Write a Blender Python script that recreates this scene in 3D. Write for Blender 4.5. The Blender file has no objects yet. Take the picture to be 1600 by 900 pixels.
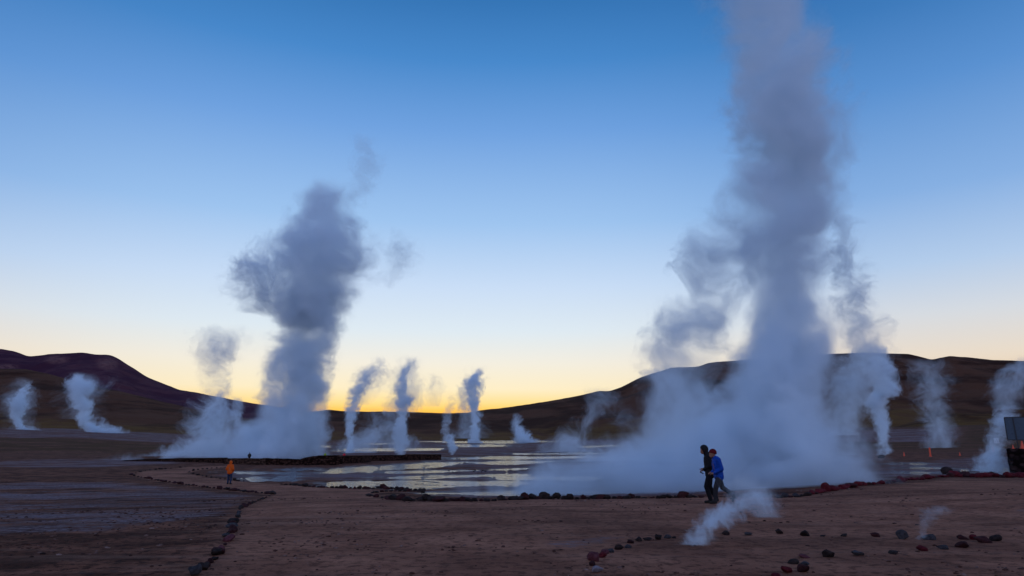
import bpy, bmesh, math, random
import numpy as np
from mathutils import Vector, Matrix

random.seed(7)
RNG = np.random.default_rng(7)
C = bpy.context.scene.collection
SC = bpy.context.scene

# ------------------------------------------------------------------ camera
F = 1067.0                      # focal length in photo pixels (24 mm on 36 mm)
PITCH = math.atan(240.0 / F)    # the eye level lies 240 px below the centre
EYE = 1.6
cam_d = bpy.data.cameras.new('camera')
cam = bpy.data.objects.new('camera', cam_d)
C.objects.link(cam)
cam.location = (0, 0, EYE)
cam.rotation_euler = (math.pi / 2 + PITCH, 0, 0)
cam_d.sensor_width = 36.0
cam_d.lens = 36.0 * F / 1600.0
cam_d.clip_start = 0.05
cam_d.clip_end = 60000
SC.camera = cam


def lin(c):
    out = []
    for v in c:
        v = v / 255.0
        out.append(v / 12.92 if v <= 0.04045 else ((v + 0.055) / 1.055) ** 2.4)
    return tuple(out) + (1.0,)


# ------------------------------------------------------------------ sky
class G:
    """tiny helper for node graphs"""
    def __init__(self, tree):
        self.t = tree

    def n(self, kind, **kw):
        nd = self.t.nodes.new(kind)
        for k, v in kw.items():
            setattr(nd, k, v)
        return nd

    def put(self, nd, i, v):
        if v is None:
            return
        if hasattr(v, 'is_output'):
            self.t.links.new(v, nd.inputs[i])
        else:
            nd.inputs[i].default_value = v

    def m(self, op, a, b=None, c=None, clamp=False):
        nd = self.n('ShaderNodeMath', operation=op)
        nd.use_clamp = clamp
        self.put(nd, 0, a); self.put(nd, 1, b); self.put(nd, 2, c)
        return nd.outputs[0]

    def v(self, op, a, b=None, scale=None):
        nd = self.n('ShaderNodeVectorMath', operation=op)
        self.put(nd, 0, a); self.put(nd, 1, b)
        if scale is not None:
            self.put(nd, 3, scale)
        return nd.outputs[1] if op in ('LENGTH', 'DOT_PRODUCT', 'DISTANCE') else nd.outputs[0]

    def smooth(self, x, lo, hi, a=0.0, b=1.0):
        nd = self.n('ShaderNodeMapRange', interpolation_type='SMOOTHSTEP')
        self.put(nd, 0, x); self.put(nd, 1, lo); self.put(nd, 2, hi); self.put(nd, 3, a); self.put(nd, 4, b)
        return nd.outputs[0]

    def maprange(self, x, lo, hi, a=0.0, b=1.0):
        nd = self.n('ShaderNodeMapRange')
        self.put(nd, 0, x); self.put(nd, 1, lo); self.put(nd, 2, hi); self.put(nd, 3, a); self.put(nd, 4, b)
        return nd.outputs[0]

    def mix(self, f, a, b, blend='MIX'):
        nd = self.n('ShaderNodeMix', data_type='RGBA', blend_type=blend)
        self.put(nd, 0, f); self.put(nd, 6, a); self.put(nd, 7, b)
        return nd.outputs[2]

    def noise(self, vec, scale, detail=2.0, rough=0.5, col=False, dist=0.0):
        nd = self.n('ShaderNodeTexNoise')
        self.put(nd, 'Vector', vec)
        nd.inputs['Scale'].default_value = scale
        nd.inputs['Detail'].default_value = detail
        nd.inputs['Roughness'].default_value = rough
        nd.inputs['Distortion'].default_value = dist
        return nd.outputs['Color'] if col else nd.outputs['Fac']

    def curve(self, x, pts):
        nd = self.n('ShaderNodeFloatCurve')
        mp = nd.mapping
        mp.use_clip = False
        cu = mp.curves[0]
        pts = sorted(pts)
        cu.points[0].location = pts[0]
        cu.points[1].location = pts[-1]
        for p in pts[1:-1]:
            cu.points.new(p[0], p[1])
        for p in cu.points:
            p.handle_type = 'AUTO_CLAMPED'
        mp.update()
        self.put(nd, 1, x)
        return nd.outputs[0]

    def ramp(self, x, stops):
        nd = self.n('ShaderNodeValToRGB')
        el = nd.color_ramp.elements
        el[0].position, el[0].color = stops[0][0], stops[0][1]
        el[1].position, el[1].color = stops[-1][0], stops[-1][1]
        for p, c in stops[1:-1]:
            e = el.new(p); e.color = c
        self.put(nd, 0, x)
        return nd.outputs[0]


SUN_AZ = math.atan((640 - 800) / (F * math.cos(PITCH)))      # the sun is just under the ridge here
world = bpy.data.worlds.new('World')
SC.world = world
world.use_nodes = True
wt = world.node_tree
wt.nodes.clear()
g = G(wt)
tc = g.n('ShaderNodeTexCoord').outputs['Generated']
sep = g.n('ShaderNodeSeparateXYZ'); g.put(sep, 0, tc)
el = g.m('MULTIPLY', g.m('ARCSINE', sep.outputs[2]), 180 / math.pi / 90.0)    # 0..1 = 0..90 deg
E = lambda d: max(0.0, min(1.0, d / 90.0))
front = g.ramp(el, [(E(0), lin((255, 140, 28))), (E(1.8), lin((255, 166, 40))), (E(2.5), lin((254, 194, 74))), (E(3.0), lin((251, 214, 130))),
                    (E(4.2), lin((246, 229, 190))), (E(6.4), lin((236, 230, 216))), (E(9), lin((216, 227, 235))),
                    (E(12.7), lin((196, 215, 239))), (E(18), lin((154, 191, 233))), (E(25.5), lin((108, 157, 218))),
                    (E(31), lin((68, 132, 198))), (E(36), lin((46, 110, 174))), (E(50), lin((52, 94, 160))),
                    (E(90), lin((60, 92, 155)))])
side = g.ramp(el, [(E(0), lin((220, 168, 120))), (E(3.5), lin((230, 198, 160))), (E(6.0), lin((227, 212, 194))), (E(9), lin((208, 212, 218))),
                   (E(12.7), lin((174, 198, 228))), (E(18), lin((130, 170, 220))), (E(25.5), lin((86, 140, 203))),
                   (E(31), lin((58, 118, 182))), (E(36), lin((42, 100, 164))), (E(50), lin((50, 90, 155))),
                   (E(90), lin((60, 92, 155)))])
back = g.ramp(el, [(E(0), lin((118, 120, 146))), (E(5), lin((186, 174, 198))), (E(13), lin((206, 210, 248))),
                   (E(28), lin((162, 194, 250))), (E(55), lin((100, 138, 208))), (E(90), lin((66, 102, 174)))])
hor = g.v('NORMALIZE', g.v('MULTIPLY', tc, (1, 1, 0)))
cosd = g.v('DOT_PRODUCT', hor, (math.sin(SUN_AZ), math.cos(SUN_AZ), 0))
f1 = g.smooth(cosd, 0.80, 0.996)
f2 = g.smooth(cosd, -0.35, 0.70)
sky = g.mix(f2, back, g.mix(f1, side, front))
nish = g.n('ShaderNodeTexSky', sky_type='NISHITA', sun_disc=False)
nish.sun_elevation = math.radians(0.5)
nish.sun_rotation = SUN_AZ
nish.altitude = 4300
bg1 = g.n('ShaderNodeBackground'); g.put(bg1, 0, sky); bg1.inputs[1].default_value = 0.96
bg2 = g.n('ShaderNodeBackground'); g.put(bg2, 0, nish.outputs[0]); bg2.inputs[1].default_value = 0.012
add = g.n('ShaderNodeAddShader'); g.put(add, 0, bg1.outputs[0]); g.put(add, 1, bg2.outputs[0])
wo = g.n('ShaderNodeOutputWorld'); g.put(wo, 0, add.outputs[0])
world.cycles.sampling_method = 'MANUAL'
world.cycles.sample_map_resolution = 512

vs = SC.view_settings
vs.view_transform = 'Standard'
vs.look = 'None'
vs.exposure = 0.12
vs.gamma = 1.0
vs.use_curve_mapping = False
cy = SC.cycles
cy.volume_bounces = 7
cy.max_bounces = 10
cy.diffuse_bounces = 2
cy.glossy_bounces = 2
cy.volume_max_steps = 256
cy.use_denoising = True

# ------------------------------------------------------------------ picture-to-place helpers
CP, SP = math.cos(PITCH), math.sin(PITCH)


def ray(px, py):
    a, b = (px - 800) / F, (450 - py) / F
    return np.array([a, CP - b * SP, SP + b * CP])


def P(px, py, Y):
    """the point seen at (px, py) on the upright plane y = Y"""
    r = ray(px, py)
    return Vector(r * (Y / r[1])) + Vector((0, 0, EYE))
# ------------------------------------------------------------------ shape of the ground
def _hash(ix, iy, seed):
    n = (ix.astype(np.int64) * 374761393 + iy.astype(np.int64) * 668265263 + seed * 974711) & 0x7fffffff
    n = ((n ^ (n >> 13)) * 1274126177) & 0x7fffffff
    n = n ^ (n >> 16)
    return (n & 0xffff) / 65535.0


def vnoise(x, y, seed=0):
    ix, iy = np.floor(x), np.floor(y)
    fx, fy = x - ix, y - iy
    u, v = fx * fx * (3 - 2 * fx), fy * fy * (3 - 2 * fy)
    a, b = _hash(ix, iy, seed), _hash(ix + 1, iy, seed)
    c, d = _hash(ix, iy + 1, seed), _hash(ix + 1, iy + 1, seed)
    return (a + (b - a) * u) * (1 - v) + (c + (d - c) * u) * v


def fbm(x, y, oct=4, seed=0, gain=0.5):
    s, a, t = 0.0, 1.0, 0.0
    for k in range(oct):
        s = s + a * (vnoise(x, y, seed + k * 17) - 0.5)
        t += a
        x, y = x * 2.03 + 5.1, y * 2.03 + 1.7
        a *= gain
    return s / t * 2


def sstep(x, a, b):
    t = np.clip((x - a) / (b - a), 0, 1)
    return t * t * (3 - 2 * t)


_pd = np.array([0, 6, 10, 15, 21, 30, 40, 53, 80, 150, 300, 900, 5e4])
_pz = np.array([0, 0, -0.02, -0.1, -0.3, -0.75, -1.2, -1.7, -1.93, -2.2, -2.3, -2.3, -2.3])
_ld = np.linspace(0, math.log(5e4), 4000)
_lz = np.interp(np.exp(_ld) - 0.0, _pd, _pz)
_k = np.hanning(161); _k /= _k.sum()
_lz = np.convolve(np.pad(_lz, 80, mode='edge'), _k, mode='valid')
_az_px = np.array([-900, 0, 150, 300, 450, 600, 900, 1100, 1300, 1600, 2500])
_az_up = np.array([19, 19, 18, 13, 7, 5.0, 5.5, 12, 20, 23, 23])


def Hb(x, y):
    """the smooth ground height"""
    x = np.asarray(x, float); y = np.asarray(y, float)
    d = np.sqrt(x * x + y * y) + 1e-6
    z = np.interp(np.log(np.maximum(d, 1.0)), _ld, _lz)
    z = z + 0.75 * sstep(x, 4, 20) * sstep(d, 12, 30) * (1 - 0.6 * sstep(d, 60, 150))
    px = 800 + F * CP * x / np.maximum(y, 1e-3) * 1.0
    px = np.where(y <= 0, 800, np.clip(px, -900, 2500))
    up = np.interp(px, _az_px, _az_up)
    z = z + up * sstep(d, 180, 950) * np.clip((d - 180) / 770, 0, 1) ** 0.3
    z = z + 0.9 * fbm(x / 60, y / 60, 2, 3) * sstep(d, 60, 250)
    return z


def at(px, py, lo=2.0, hi=1500.0):
    """the point of the ground seen at picture point (px, py)"""
    r = ray(px, py)
    ts = np.exp(np.linspace(math.log(lo), math.log(hi), 900))
    X, Y, Z = r[0] * ts, r[1] * ts, EYE + r[2] * ts
    below = Z < Hb(X, Y)
    if not below.any():
        i = -1
        return Vector((X[i], Y[i], float(Hb(X[i], Y[i]))))
    i = int(np.argmax(below))
    a, b = ts[max(0, i - 1)], ts[i]
    for _ in range(24):
        m = (a + b) / 2
        if EYE + r[2] * m < Hb(r[0] * m, r[1] * m):
            b = m
        else:
            a = m
    return Vector((r[0] * b, r[1] * b, float(Hb(r[0] * b, r[1] * b))))


def spx(p, w=1.0):
    """size in metres of w photo pixels at point p"""
    return w * (p.y * CP + (p.z - EYE) * SP) / F


def project(x, y, z):
    """picture coordinates of ground points: only used to lay the traced outlines of pools and paths on the ground"""
    zz = z - EYE
    dep = y * CP + zz * SP
    up = -y * SP + zz * CP
    dep = np.maximum(dep, 1e-3)
    return 800 + F * x / dep, 450 - F * up / dep


def world_poly(pts):
    return np.array([tuple(at(a, b))[:2] for a, b in pts])


def poly_dist(X, Y, poly, aniso=1.0):
    """signed distance (positive inside) in metres from a polygon on the ground"""
    n = len(poly)
    best = np.full(X.shape, 1e9)
    ins = np.zeros(X.shape, bool)
    for i in range(n):
        x1, y1 = poly[i]; x2, y2 = poly[(i + 1) % n]
        dx, dy = x2 - x1, y2 - y1
        L = dx * dx + dy * dy + 1e-9
        t = np.clip(((X - x1) * dx + (Y - y1) * dy) / L, 0, 1)
        best = np.minimum(best, np.hypot(X - x1 - t * dx, Y - y1 - t * dy))
        cond = ((y1 > Y) != (y2 > Y)) & (X < (x2 - x1) * (Y - y1) / (y2 - y1 + 1e-12) + x1)
        ins ^= cond
    return np.where(ins, best, -best)


def tag(o, label=None, cat=None, group=None, kind=None):
    if label: o['label'] = label
    if cat: o['category'] = cat
    if group: o['group'] = group
    if kind: o['kind'] = kind
    return o


def link_mesh(name, me, mat=None, parent=None, loc=None, smooth=True):
    o = bpy.data.objects.new(name, me)
    C.objects.link(o)
    if mat:
        me.materials.append(mat)
    if smooth:
        me.polygons.foreach_set('use_smooth', [True] * len(me.polygons))
    if parent:
        o.parent = parent
    if loc is not None:
        o.location = loc
    return o


def bm_obj(name, bm, mat=None, parent=None, loc=None, smooth=True):
    me = bpy.data.meshes.new(name)
    bm.normal_update()
    bm.to_mesh(me); bm.free()
    return link_mesh(name, me, mat, parent, loc, smooth)


def thing(name, label, cat, loc=(0, 0, 0), group=None, rz=0.0):
    o = bpy.data.objects.new(name, None)
    C.objects.link(o)
    o.empty_display_size = 0.3
    o.location = loc
    o.rotation_euler = (0, 0, rz)
    return tag(o, label, cat, group)


def grid_mesh(name, X, Y, Z, faces_mask=None, attrs=None):
    R_, N_ = X.shape
    co = np.stack([X, Y, Z], -1).reshape(-1, 3)
    idx = np.arange(R_ * N_).reshape(R_, N_)
    q = np.stack([idx[:-1, :-1], idx[:-1, 1:], idx[1:, 1:], idx[1:, :-1]], -1).reshape(-1, 4)
    if faces_mask is not None:
        q = q[faces_mask.reshape(-1)]
        used, inv = np.unique(q, return_inverse=True)
        q = inv.reshape(-1, 4); co = co[used]
    else:
        used = np.arange(len(co))
    me = bpy.data.meshes.new(name)
    me.vertices.add(len(co)); me.vertices.foreach_set('co', co.astype(np.float32).ravel())
    me.loops.add(q.size); me.loops.foreach_set('vertex_index', q.astype(np.int32).ravel())
    me.polygons.add(len(q))
    me.polygons.foreach_set('loop_start', np.arange(0, q.size, 4, dtype=np.int32))
    me.polygons.foreach_set('use_smooth', np.ones(len(q), bool))
    for k, a in (attrs or {}).items():
        at_ = me.attributes.new(k, 'FLOAT', 'POINT')
        at_.data.foreach_set('value', a.reshape(-1)[used].astype(np.float32))
    me.update(); me.validate()
    return me


# ------------------------------------------------------------------ materials
def principled(name, rough=0.9, spec=0.3):
    m = bpy.data.materials.new(name); m.use_nodes = True
    t = m.node_tree
    b = t.nodes['Principled BSDF']
    b.inputs['Roughness'].default_value = rough
    b.inputs['Specular IOR Level'].default_value = spec
    return m, G(t), b


def bump(g, b, h, dist, strength=1.0):
    n = g.n('ShaderNodeBump'); n.inputs['Strength'].default_value = strength
    n.inputs['Distance'].default_value = dist
    g.put(n, 'Height', h); g.put(b, 'Normal', n.outputs[0])


def cloth(name, col, rough=0.85, var=0.25, scale=30):
    m, g, b = principled(name, rough, 0.1)
    p = g.n('ShaderNodeTexCoord').outputs['Object']
    n = g.noise(p, scale, 3)
    c2 = tuple(v * (1 - var) for v in col[:3]) + (1,)
    g.put(b, 'Base Color', g.mix(g.smooth(n, 0.35, 0.65), c2, tuple(col[:3]) + (1,)))
    bump(g, b, g.noise(p, scale * 0.4, 3), 0.02)
    return m


def attr(g, name):
    nd = g.n('ShaderNodeAttribute'); nd.attribute_name = name
    return nd.outputs['Fac']


def ground_material(name='earth'):
    m, g, b = principled(name, 0.95, 0.04)
    p = g.n('ShaderNodeNewGeometry').outputs['Position']
    pa = g.v('MULTIPLY', p, (1, 1, 0))
    big = g.noise(pa, 0.09, 4, 0.55)
    mid = g.noise(pa, 0.55, 6, 0.62)
    fine = g.noise(pa, 5.0, 8, 0.7)
    strk = g.noise(g.v('MULTIPLY', pa, (0.12, 1.0, 1)), 1.1, 6, 0.65)
    patch = g.noise(g.v('ADD', pa, (31, 7, 0)), 0.28, 7, 0.68)
    grit = g.noise(pa, 38.0, 4, 0.6)
    soil = g.mix(g.smooth(mid, 0.38, 0.62), (0.085, 0.029, 0.017, 1), (0.28, 0.104, 0.060, 1))
    soil = g.mix(g.m('MULTIPLY', g.smooth(fine, 0.48, 0.57), 0.8), soil, (0.035, 0.013, 0.009, 1))
    # trodden path: paler and smoother
    pth = g.mix(g.smooth(mid, 0.35, 0.65), (0.27, 0.103, 0.060, 1), (0.46, 0.19, 0.112, 1))
    pth = g.mix(g.m('MULTIPLY', g.smooth(fine, 0.5, 0.58), 0.65), pth, (0.09, 0.035, 0.023, 1))
    c = g.mix(attr(g, 'path'), soil, pth)
    c = g.mix(g.m('MULTIPLY', g.smooth(strk, 0.52, 0.66), 0.38), c, (0.08, 0.031, 0.020, 1))
    c = g.mix(g.m('MULTIPLY', g.smooth(patch, 0.52, 0.68), g.m('SUBTRACT', 0.65, g.m('MULTIPLY', attr(g, 'path'), 0.3))), c, (0.05, 0.019, 0.013, 1))
    c = g.mix(g.m('MULTIPLY', g.smooth(strk, 0.48, 0.34), 0.4), c, (0.36, 0.18, 0.12, 1))
    # mineral crust: pale bluish streaks
    mn = g.m('ADD', attr(g, 'mineral'), g.m('MULTIPLY', g.m('SUBTRACT', g.noise(g.v('MULTIPLY', pa, (0.55, 1.3, 1)), 0.5, 6, 0.66), 0.5), 2.6))
    mn = g.m('ADD', mn, g.m('MULTIPLY', g.m('SUBTRACT', g.noise(g.v('MULTIPLY', pa, (0.3, 1.3, 1)), 0.07, 5, 0.7), 0.5), 4.6))
    mn = g.m('ADD', mn, g.m('MULTIPLY', g.m('SUBTRACT', fine, 0.5), 1.2))
    mf = g.m('MULTIPLY', g.smooth(mn, 0.6, 1.4), g.m('MINIMUM', g.m('MULTIPLY', attr(g, 'mineral'), 2.0), 1.0))
    crust = g.mix(g.smooth(fine, 0.4, 0.6), (0.09, 0.058, 0.062, 1), (0.33, 0.24, 0.245, 1))
    c = g.mix(g.m('MULTIPLY', mf, 0.8), c, crust)
    # tussock grass further out
    gr = g.m('MULTIPLY', g.smooth(g.m('ADD', attr(g, 'grass'), g.m('MULTIPLY', g.m('SUBTRACT', g.noise(pa, 0.035, 7, 0.72), 0.5), 4.5)), 0.55, 1.15), attr(g, 'grass'))
    c = g.mix(gr, c, g.mix(g.smooth(fine, 0.4, 0.6), (0.035, 0.014, 0.007, 1), (0.14, 0.062, 0.022, 1)))
    # damp mud
    wet = attr(g, 'wet')
    wf = g.smooth(g.m('ADD', wet, g.m('MULTIPLY', g.m('SUBTRACT', mid, 0.5), 1.6)), 0.35, 0.8)
    c = g.mix(g.m('MULTIPLY', wf, 0.75), c, (0.06, 0.030, 0.030, 1))
    c = g.mix(g.m('MULTIPLY', g.smooth(grit, 0.56, 0.68), 0.6), c, (0.05, 0.025, 0.02, 1))
    c = g.mix(g.m('MULTIPLY', g.smooth(big, 0.45, 0.65), 0.45), c, (0.06, 0.023, 0.016, 1))
    g.put(b, 'Base Color', c)
    g.put(b, 'Roughness', g.maprange(wf, 0, 1, 0.95, 0.5))
    g.put(b, 'Specular IOR Level', g.maprange(wf, 0, 1, 0.04, 0.45))
    bump(g, b, g.m('ADD', g.m('MULTIPLY', fine, 0.9), g.m('ADD', g.m('MULTIPLY', grit, 0.2), mid)), 0.14, 1.0)
    return m


def water_material():
    m, g, b = principled('water', 0.07, 0.5)
    b.inputs['Base Color'].default_value = (0.03, 0.03, 0.035, 1)
    b.inputs['IOR'].default_value = 1.33
    p = g.n('ShaderNodeNewGeometry').outputs['Position']
    h = g.m('ADD', g.noise(p, 1.7, 3, 0.6), g.m('MULTIPLY', g.noise(p, 9.0, 2), 0.15))
    bump(g, b, h, 0.085, 1.0)
    return m


# ------------------------------------------------------------------ ground, path and water
def curve_pts(pts, n):
    """n points evenly along a traced line"""
    a = np.array(pts, float)
    s = np.concatenate([[0], np.cumsum(np.hypot(*(a[1:] - a[:-1]).T))])
    t = np.linspace(0, s[-1], n)
    return np.stack([np.interp(t, s, a[:, 0]), np.interp(t, s, a[:, 1])], 1)


PATH = world_poly([(285, 905), (330, 868), (352, 840), (364, 815), (375, 798), (400, 783), (425, 774), (400, 770), (330, 763), (250, 752),
                   (205, 743), (225, 736), (290, 730), (360, 728), (345, 731), (310, 735), (293, 739), (315, 745), (380, 753), (450, 758), (560, 764), (655, 769),
                   (600, 769), (577, 773), (600, 780), (640, 784), (700, 784), (800, 781), (900, 780), (1000, 779), (1100, 777), (1215, 777),
                   (1270, 774), (1340, 762), (1400, 756), (1480, 747), (1700, 747), (1900, 905)])
POOLS = [world_poly(q) for q in [
    [(488, 740), (500, 736), (530, 731), (570, 728), (640, 724.5), (690, 721.5), (760, 718), (740, 724), (700, 729), (640, 732), (590, 736), (530, 739)],
    [(690, 714.5), (760, 712), (850, 712.5), (960, 713), (960, 715), (860, 716.5), (760, 717.5), (700, 719)],
    [(700, 722), (800, 719), (880, 719), (860, 723), (760, 726)],
    [(500, 753.5), (560, 751), (660, 750), (800, 751), (830, 756), (720, 761), (640, 765.5), (560, 762), (505, 760)],
    [(590, 746), (660, 742.5), (760, 740), (860, 741), (740, 746), (640, 748.5)],
    [(335, 737.5), (352, 735.5), (480, 737.5), (470, 741), (380, 741)],
    [(366, 747), (400, 743.5), (452, 746), (470, 750), (420, 753), (380, 752)],
    [(410, 745), (450, 742), (490, 744), (440, 747)],
    [(660, 770), (760, 766.5), (900, 766), (1000, 769), (880, 774), (740, 775)],
    [(520, 705), (540, 700), (620, 699), (700, 700), (690, 703), (600, 705)],
    [(640, 690), (760, 688.5), (880, 689.5), (860, 691.5), (700, 692.5)],
    [(690, 696), (790, 694), (800, 697), (720, 699)],
    [(420, 733), (480, 731), (520, 733), (460, 736)],
    [(430, 762), (480, 758), (500, 760), (470, 763)],
    [(560, 736), (640, 735), (760, 733), (860, 730), (700, 738), (600, 740)],
    [(760, 745), (860, 743), (980, 745), (900, 750), (780, 749)],
    [(800, 708), (900, 706), (980, 708), (880, 710)],
    [(560, 693), (610, 691.5), (640, 693), (590, 695)],
    [(880, 697), (960, 695), (990, 697), (920, 699)],
    [(480, 698), (505, 696), (520, 697.5), (500, 699)],
    [(1380, 731), (1440, 729), (1500, 731), (1440, 733)],
    [(1360, 739), (1420, 736), (1470, 738), (1430, 741)],
    [(1490, 742), (1505, 733), (1570, 731), (1700, 733), (1700, 742), (1580, 743)],
    [(1350, 725), (1400, 722), (1450, 724), (1400, 727)],
]]
MINERAL = [world_poly(q) for q in [
    [(-250, 850), (-250, 765), (60, 752), (200, 752), (330, 766), (420, 775), (380, 795), (360, 805), (200, 830), (60, 835)],
    [(-200, 728), (60, 716), (260, 716), (300, 724), (150, 731)],
    [(-200, 683), (0, 670), (160, 671), (330, 676), (500, 685), (500, 700), (250, 692), (100, 684)],
    [(330, 733), (480, 735), (700, 716), (1000, 712), (1150, 720), (1150, 770), (900, 777), (690, 779), (640, 764), (450, 756), (340, 747)],
    [(1330, 748), (1340, 730), (1440, 722), (1480, 715), (1700, 712), (1700, 742), (1480, 743), (1400, 750)],
    [(500, 715), (480, 695), (560, 686), (900, 686), (1000, 690), (1000, 708), (800, 712)],
    [(1520, 806), (1700, 803), (1700, 794), (1570, 793)],
    [(830, 845), (990, 835), (930, 860), (880, 868)],
    [(0, 905), (30, 893), (190, 884), (240, 890), (150, 905)],
    [(1310, 690), (1340, 672), (1500, 668), (1500, 690)],
]]
WALLS_FLAT = 0.0


def relief(X, Y):
    d = np.hypot(X, Y)
    near = 1 - sstep(d, 60, 200)
    r = 0.030 * fbm(X / 1.3, Y / 1.3, 4, 21) * near + 0.012 * fbm(X / 0.35, Y / 0.35, 2, 33) * (1 - sstep(d, 10, 30))
    return r


def pool_mask(X, Y):
    d = np.hypot(X, Y)
    best = np.full(X.shape, -1e3)
    for q in POOLS:
        best = np.maximum(best, poly_dist(X, Y, q))
    sc = np.clip(d / 60, 0.5, 6)
    jit = fbm(X / (2.2 * sc), Y / (1.3 * sc), 6, 51, 0.65) * 3.2 * sc
    return (best + jit) / sc - 0.55          # > 0 where water lies


az = np.radians(np.concatenate([np.arange(-180, -56, 6.0), np.arange(-56, -43, 0.5), np.arange(-43, 43, 0.115), np.arange(43, 56, 0.5), np.arange(56, 181, 6.0)]))
dd = np.concatenate([np.array([0.25, 1.0, 2.0, 3.0, 4.0, 5.0]), np.exp(np.linspace(math.log(5.5), math.log(22), 150)),
                     1.0 / np.linspace(1 / 22.2, 1 / 220.0, 330), np.exp(np.linspace(math.log(226), math.log(1600), 90)), np.array([2200, 4000, 9000, 20000.0])])
AZ, DD = np.meshgrid(az, dd)
GX, GY = DD * np.sin(AZ), DD * np.cos(AZ)
HB = Hb(GX, GY)
pm = pool_mask(GX, GY)
pathd = poly_dist(GX, GY, PATH)
pathm = sstep(pathd, -0.5, 0.5)
nearpath = (GY > 0)
REL = relief(GX, GY)
GZ = HB + REL * (1 - 0.45 * pathm)
dip = sstep(pm, -0.9, 0.4) * (1 - pathm)
amp = np.clip(DD / 60.0, 0.8, 4.0)
GZ = GZ + 0.05 * amp * fbm(GX / (3.0 * amp), GY / (1.5 * amp), 5, 77, 0.65) * sstep(DD, 25, 45) * (1 - pathm)
GZ = GZ - 0.056 * amp * dip
wet = 0.7 * sstep(pm, -4.0, 0.2) * (1 - pathm) * sstep(DD, 20, 28)
mn = np.zeros_like(GX)
for q in MINERAL:
    qd = poly_dist(GX, GY, q)
    sc = np.clip(DD / 40, 0.6, 8)
    mn = np.maximum(mn, sstep(qd / sc, -1.0, 1.5))
grass = sstep(DD, 110, 350) * (1 - np.clip(mn * 1.2, 0, 1))
attrs = dict(path=pathm, mineral=mn, grass=grass, wet=wet)
pc = (pathd[:-1, :-1] + pathd[1:, 1:] + pathd[1:, :-1] + pathd[:-1, 1:]) / 4 > 0
M_EARTH = ground_material()
ground = link_mesh('ground', grid_mesh('ground', GX, GY, GZ, ~pc, attrs), M_EARTH)
tag(ground, kind='structure')
path = link_mesh('path', grid_mesh('path', GX, GY, GZ, pc, attrs), M_EARTH)
tag(path, kind='structure')
wsel = pm > -3.0
wsel = (wsel[:-1, :-1] | wsel[1:, 1:]) & (DD[:-1, :-1] > 18) & (DD[:-1, :-1] < 1400)
water = link_mesh('water', grid_mesh('water', GX, GY, HB - 0.035 * amp, wsel), water_material())
tag(water, kind='structure')


def gz(x, y):
    """height of the ground as built"""
    x = np.array([float(x)]); y = np.array([float(y)])
    return float((Hb(x, y) + relief(x, y))[0])


# ------------------------------------------------------------------ hills
def hill_material(name, lo, hi, grass, rock):
    m, g, b = principled(name, 0.97, 0.02)
    p = g.n('ShaderNodeTexCoord').outputs['Object']
    n1 = g.noise(g.v('MULTIPLY', p, (1, 0.5, 2.5)), 0.006, 8, 0.62)
    n2 = g.noise(p, 0.03, 8, 0.65)
    c = g.mix(g.smooth(n1, 0.42, 0.58), lo, hi)
    c = g.mix(g.m('MULTIPLY', g.smooth(g.m('ADD', n2, attr(g, 'foot')), 0.75, 1.15), 0.85), c, grass)
    c = g.mix(g.m('MULTIPLY', attr(g, 'scree'), g.smooth(n2, 0.3, 0.6)), c, rock)
    c = g.mix(g.m('MULTIPLY', g.smooth(g.noise(p, 0.12, 6, 0.7), 0.52, 0.7), 0.5), c, tuple(v * 0.5 for v in lo[:3]) + (1,))
    g.put(b, 'Base Color', c)
    bump(g, b, n2, 6.0, 0.7)
    return m


def hill(crest, Yb, Yc, mat, zbase=None, power=1.3, seed=0, amp=0.06, scree=None, name='hills', fold=90.0):
    a = np.array(crest, float)
    px = np.arange(a[0, 0], a[-1, 0], 1.6)
    # smooth the traced line a little and roughen it
    py = np.interp(px, a[:, 0], a[:, 1])
    k = np.hanning(15); k /= k.sum()
    py = np.convolve(np.pad(py, 7, mode='edge'), k, mode='valid')
    py += 0.55 * fbm(px / 14, px * 0 + seed, 4, seed)
    Xc = (px - 800) / F
    b_ = (450 - py) / F
    zc = EYE + Yc * (SP + b_ * CP) / (CP - b_ * SP)
    xc = Yc * Xc / (CP - b_ * SP)
    s = np.concatenate([np.linspace(0, 1, 110), np.linspace(1.03, 1.6, 14)])
    S, XX = np.meshgrid(s, xc / Yc, indexing='ij')
    ZC = np.meshgrid(s, zc, indexing='ij')[1]
    YY = Yb + (Yc - Yb) * S
    XW = XX * YY
    zb = Hb(XW[0], YY[0]) - 3.0 if zbase is None else np.full(XW[0].shape, zbase)
    ZB = np.meshgrid(s, zb, indexing='ij')[1]
    gfun = np.where(S <= 1, S ** power, 1 - 0.9 * (S - 1) ** 1.2)
    hgt = np.maximum(ZC - ZB, 1.0)
    w = np.sin(np.pi * np.clip(S, 0, 1)) ** 0.7
    fx = XW / fold
    gul = np.abs(fbm(fx + 0.6 * fbm(fx * 0.5, YY / fold * 0.3, 3, seed + 5), YY / fold * 0.22, 4, seed + 9))
    Z = ZB + hgt * gfun * (1 + amp * 2.5 * (fbm(XW / fold / 2.2, YY / fold / 2.2, 5, seed + 2)) * w) - hgt * amp * 2.0 * gul * w
    foot = np.clip(1 - S * 2.2, 0, 1) * 0.6
    sc = np.zeros_like(Z)
    if scree:
        for (cx_, cy_, rx, ry) in scree:
            pxx, pyy = project(XW, YY, Z)
            sc = np.maximum(sc, 1 - sstep(np.hypot((pxx - cx_) / rx, (pyy - cy_) / ry), 0.3, 1.0))
    o = link_mesh(name, grid_mesh(name, XW, YY, Z, None, dict(foot=foot, scree=sc)), mat)
    tag(o, kind='structure')
    return o


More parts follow.
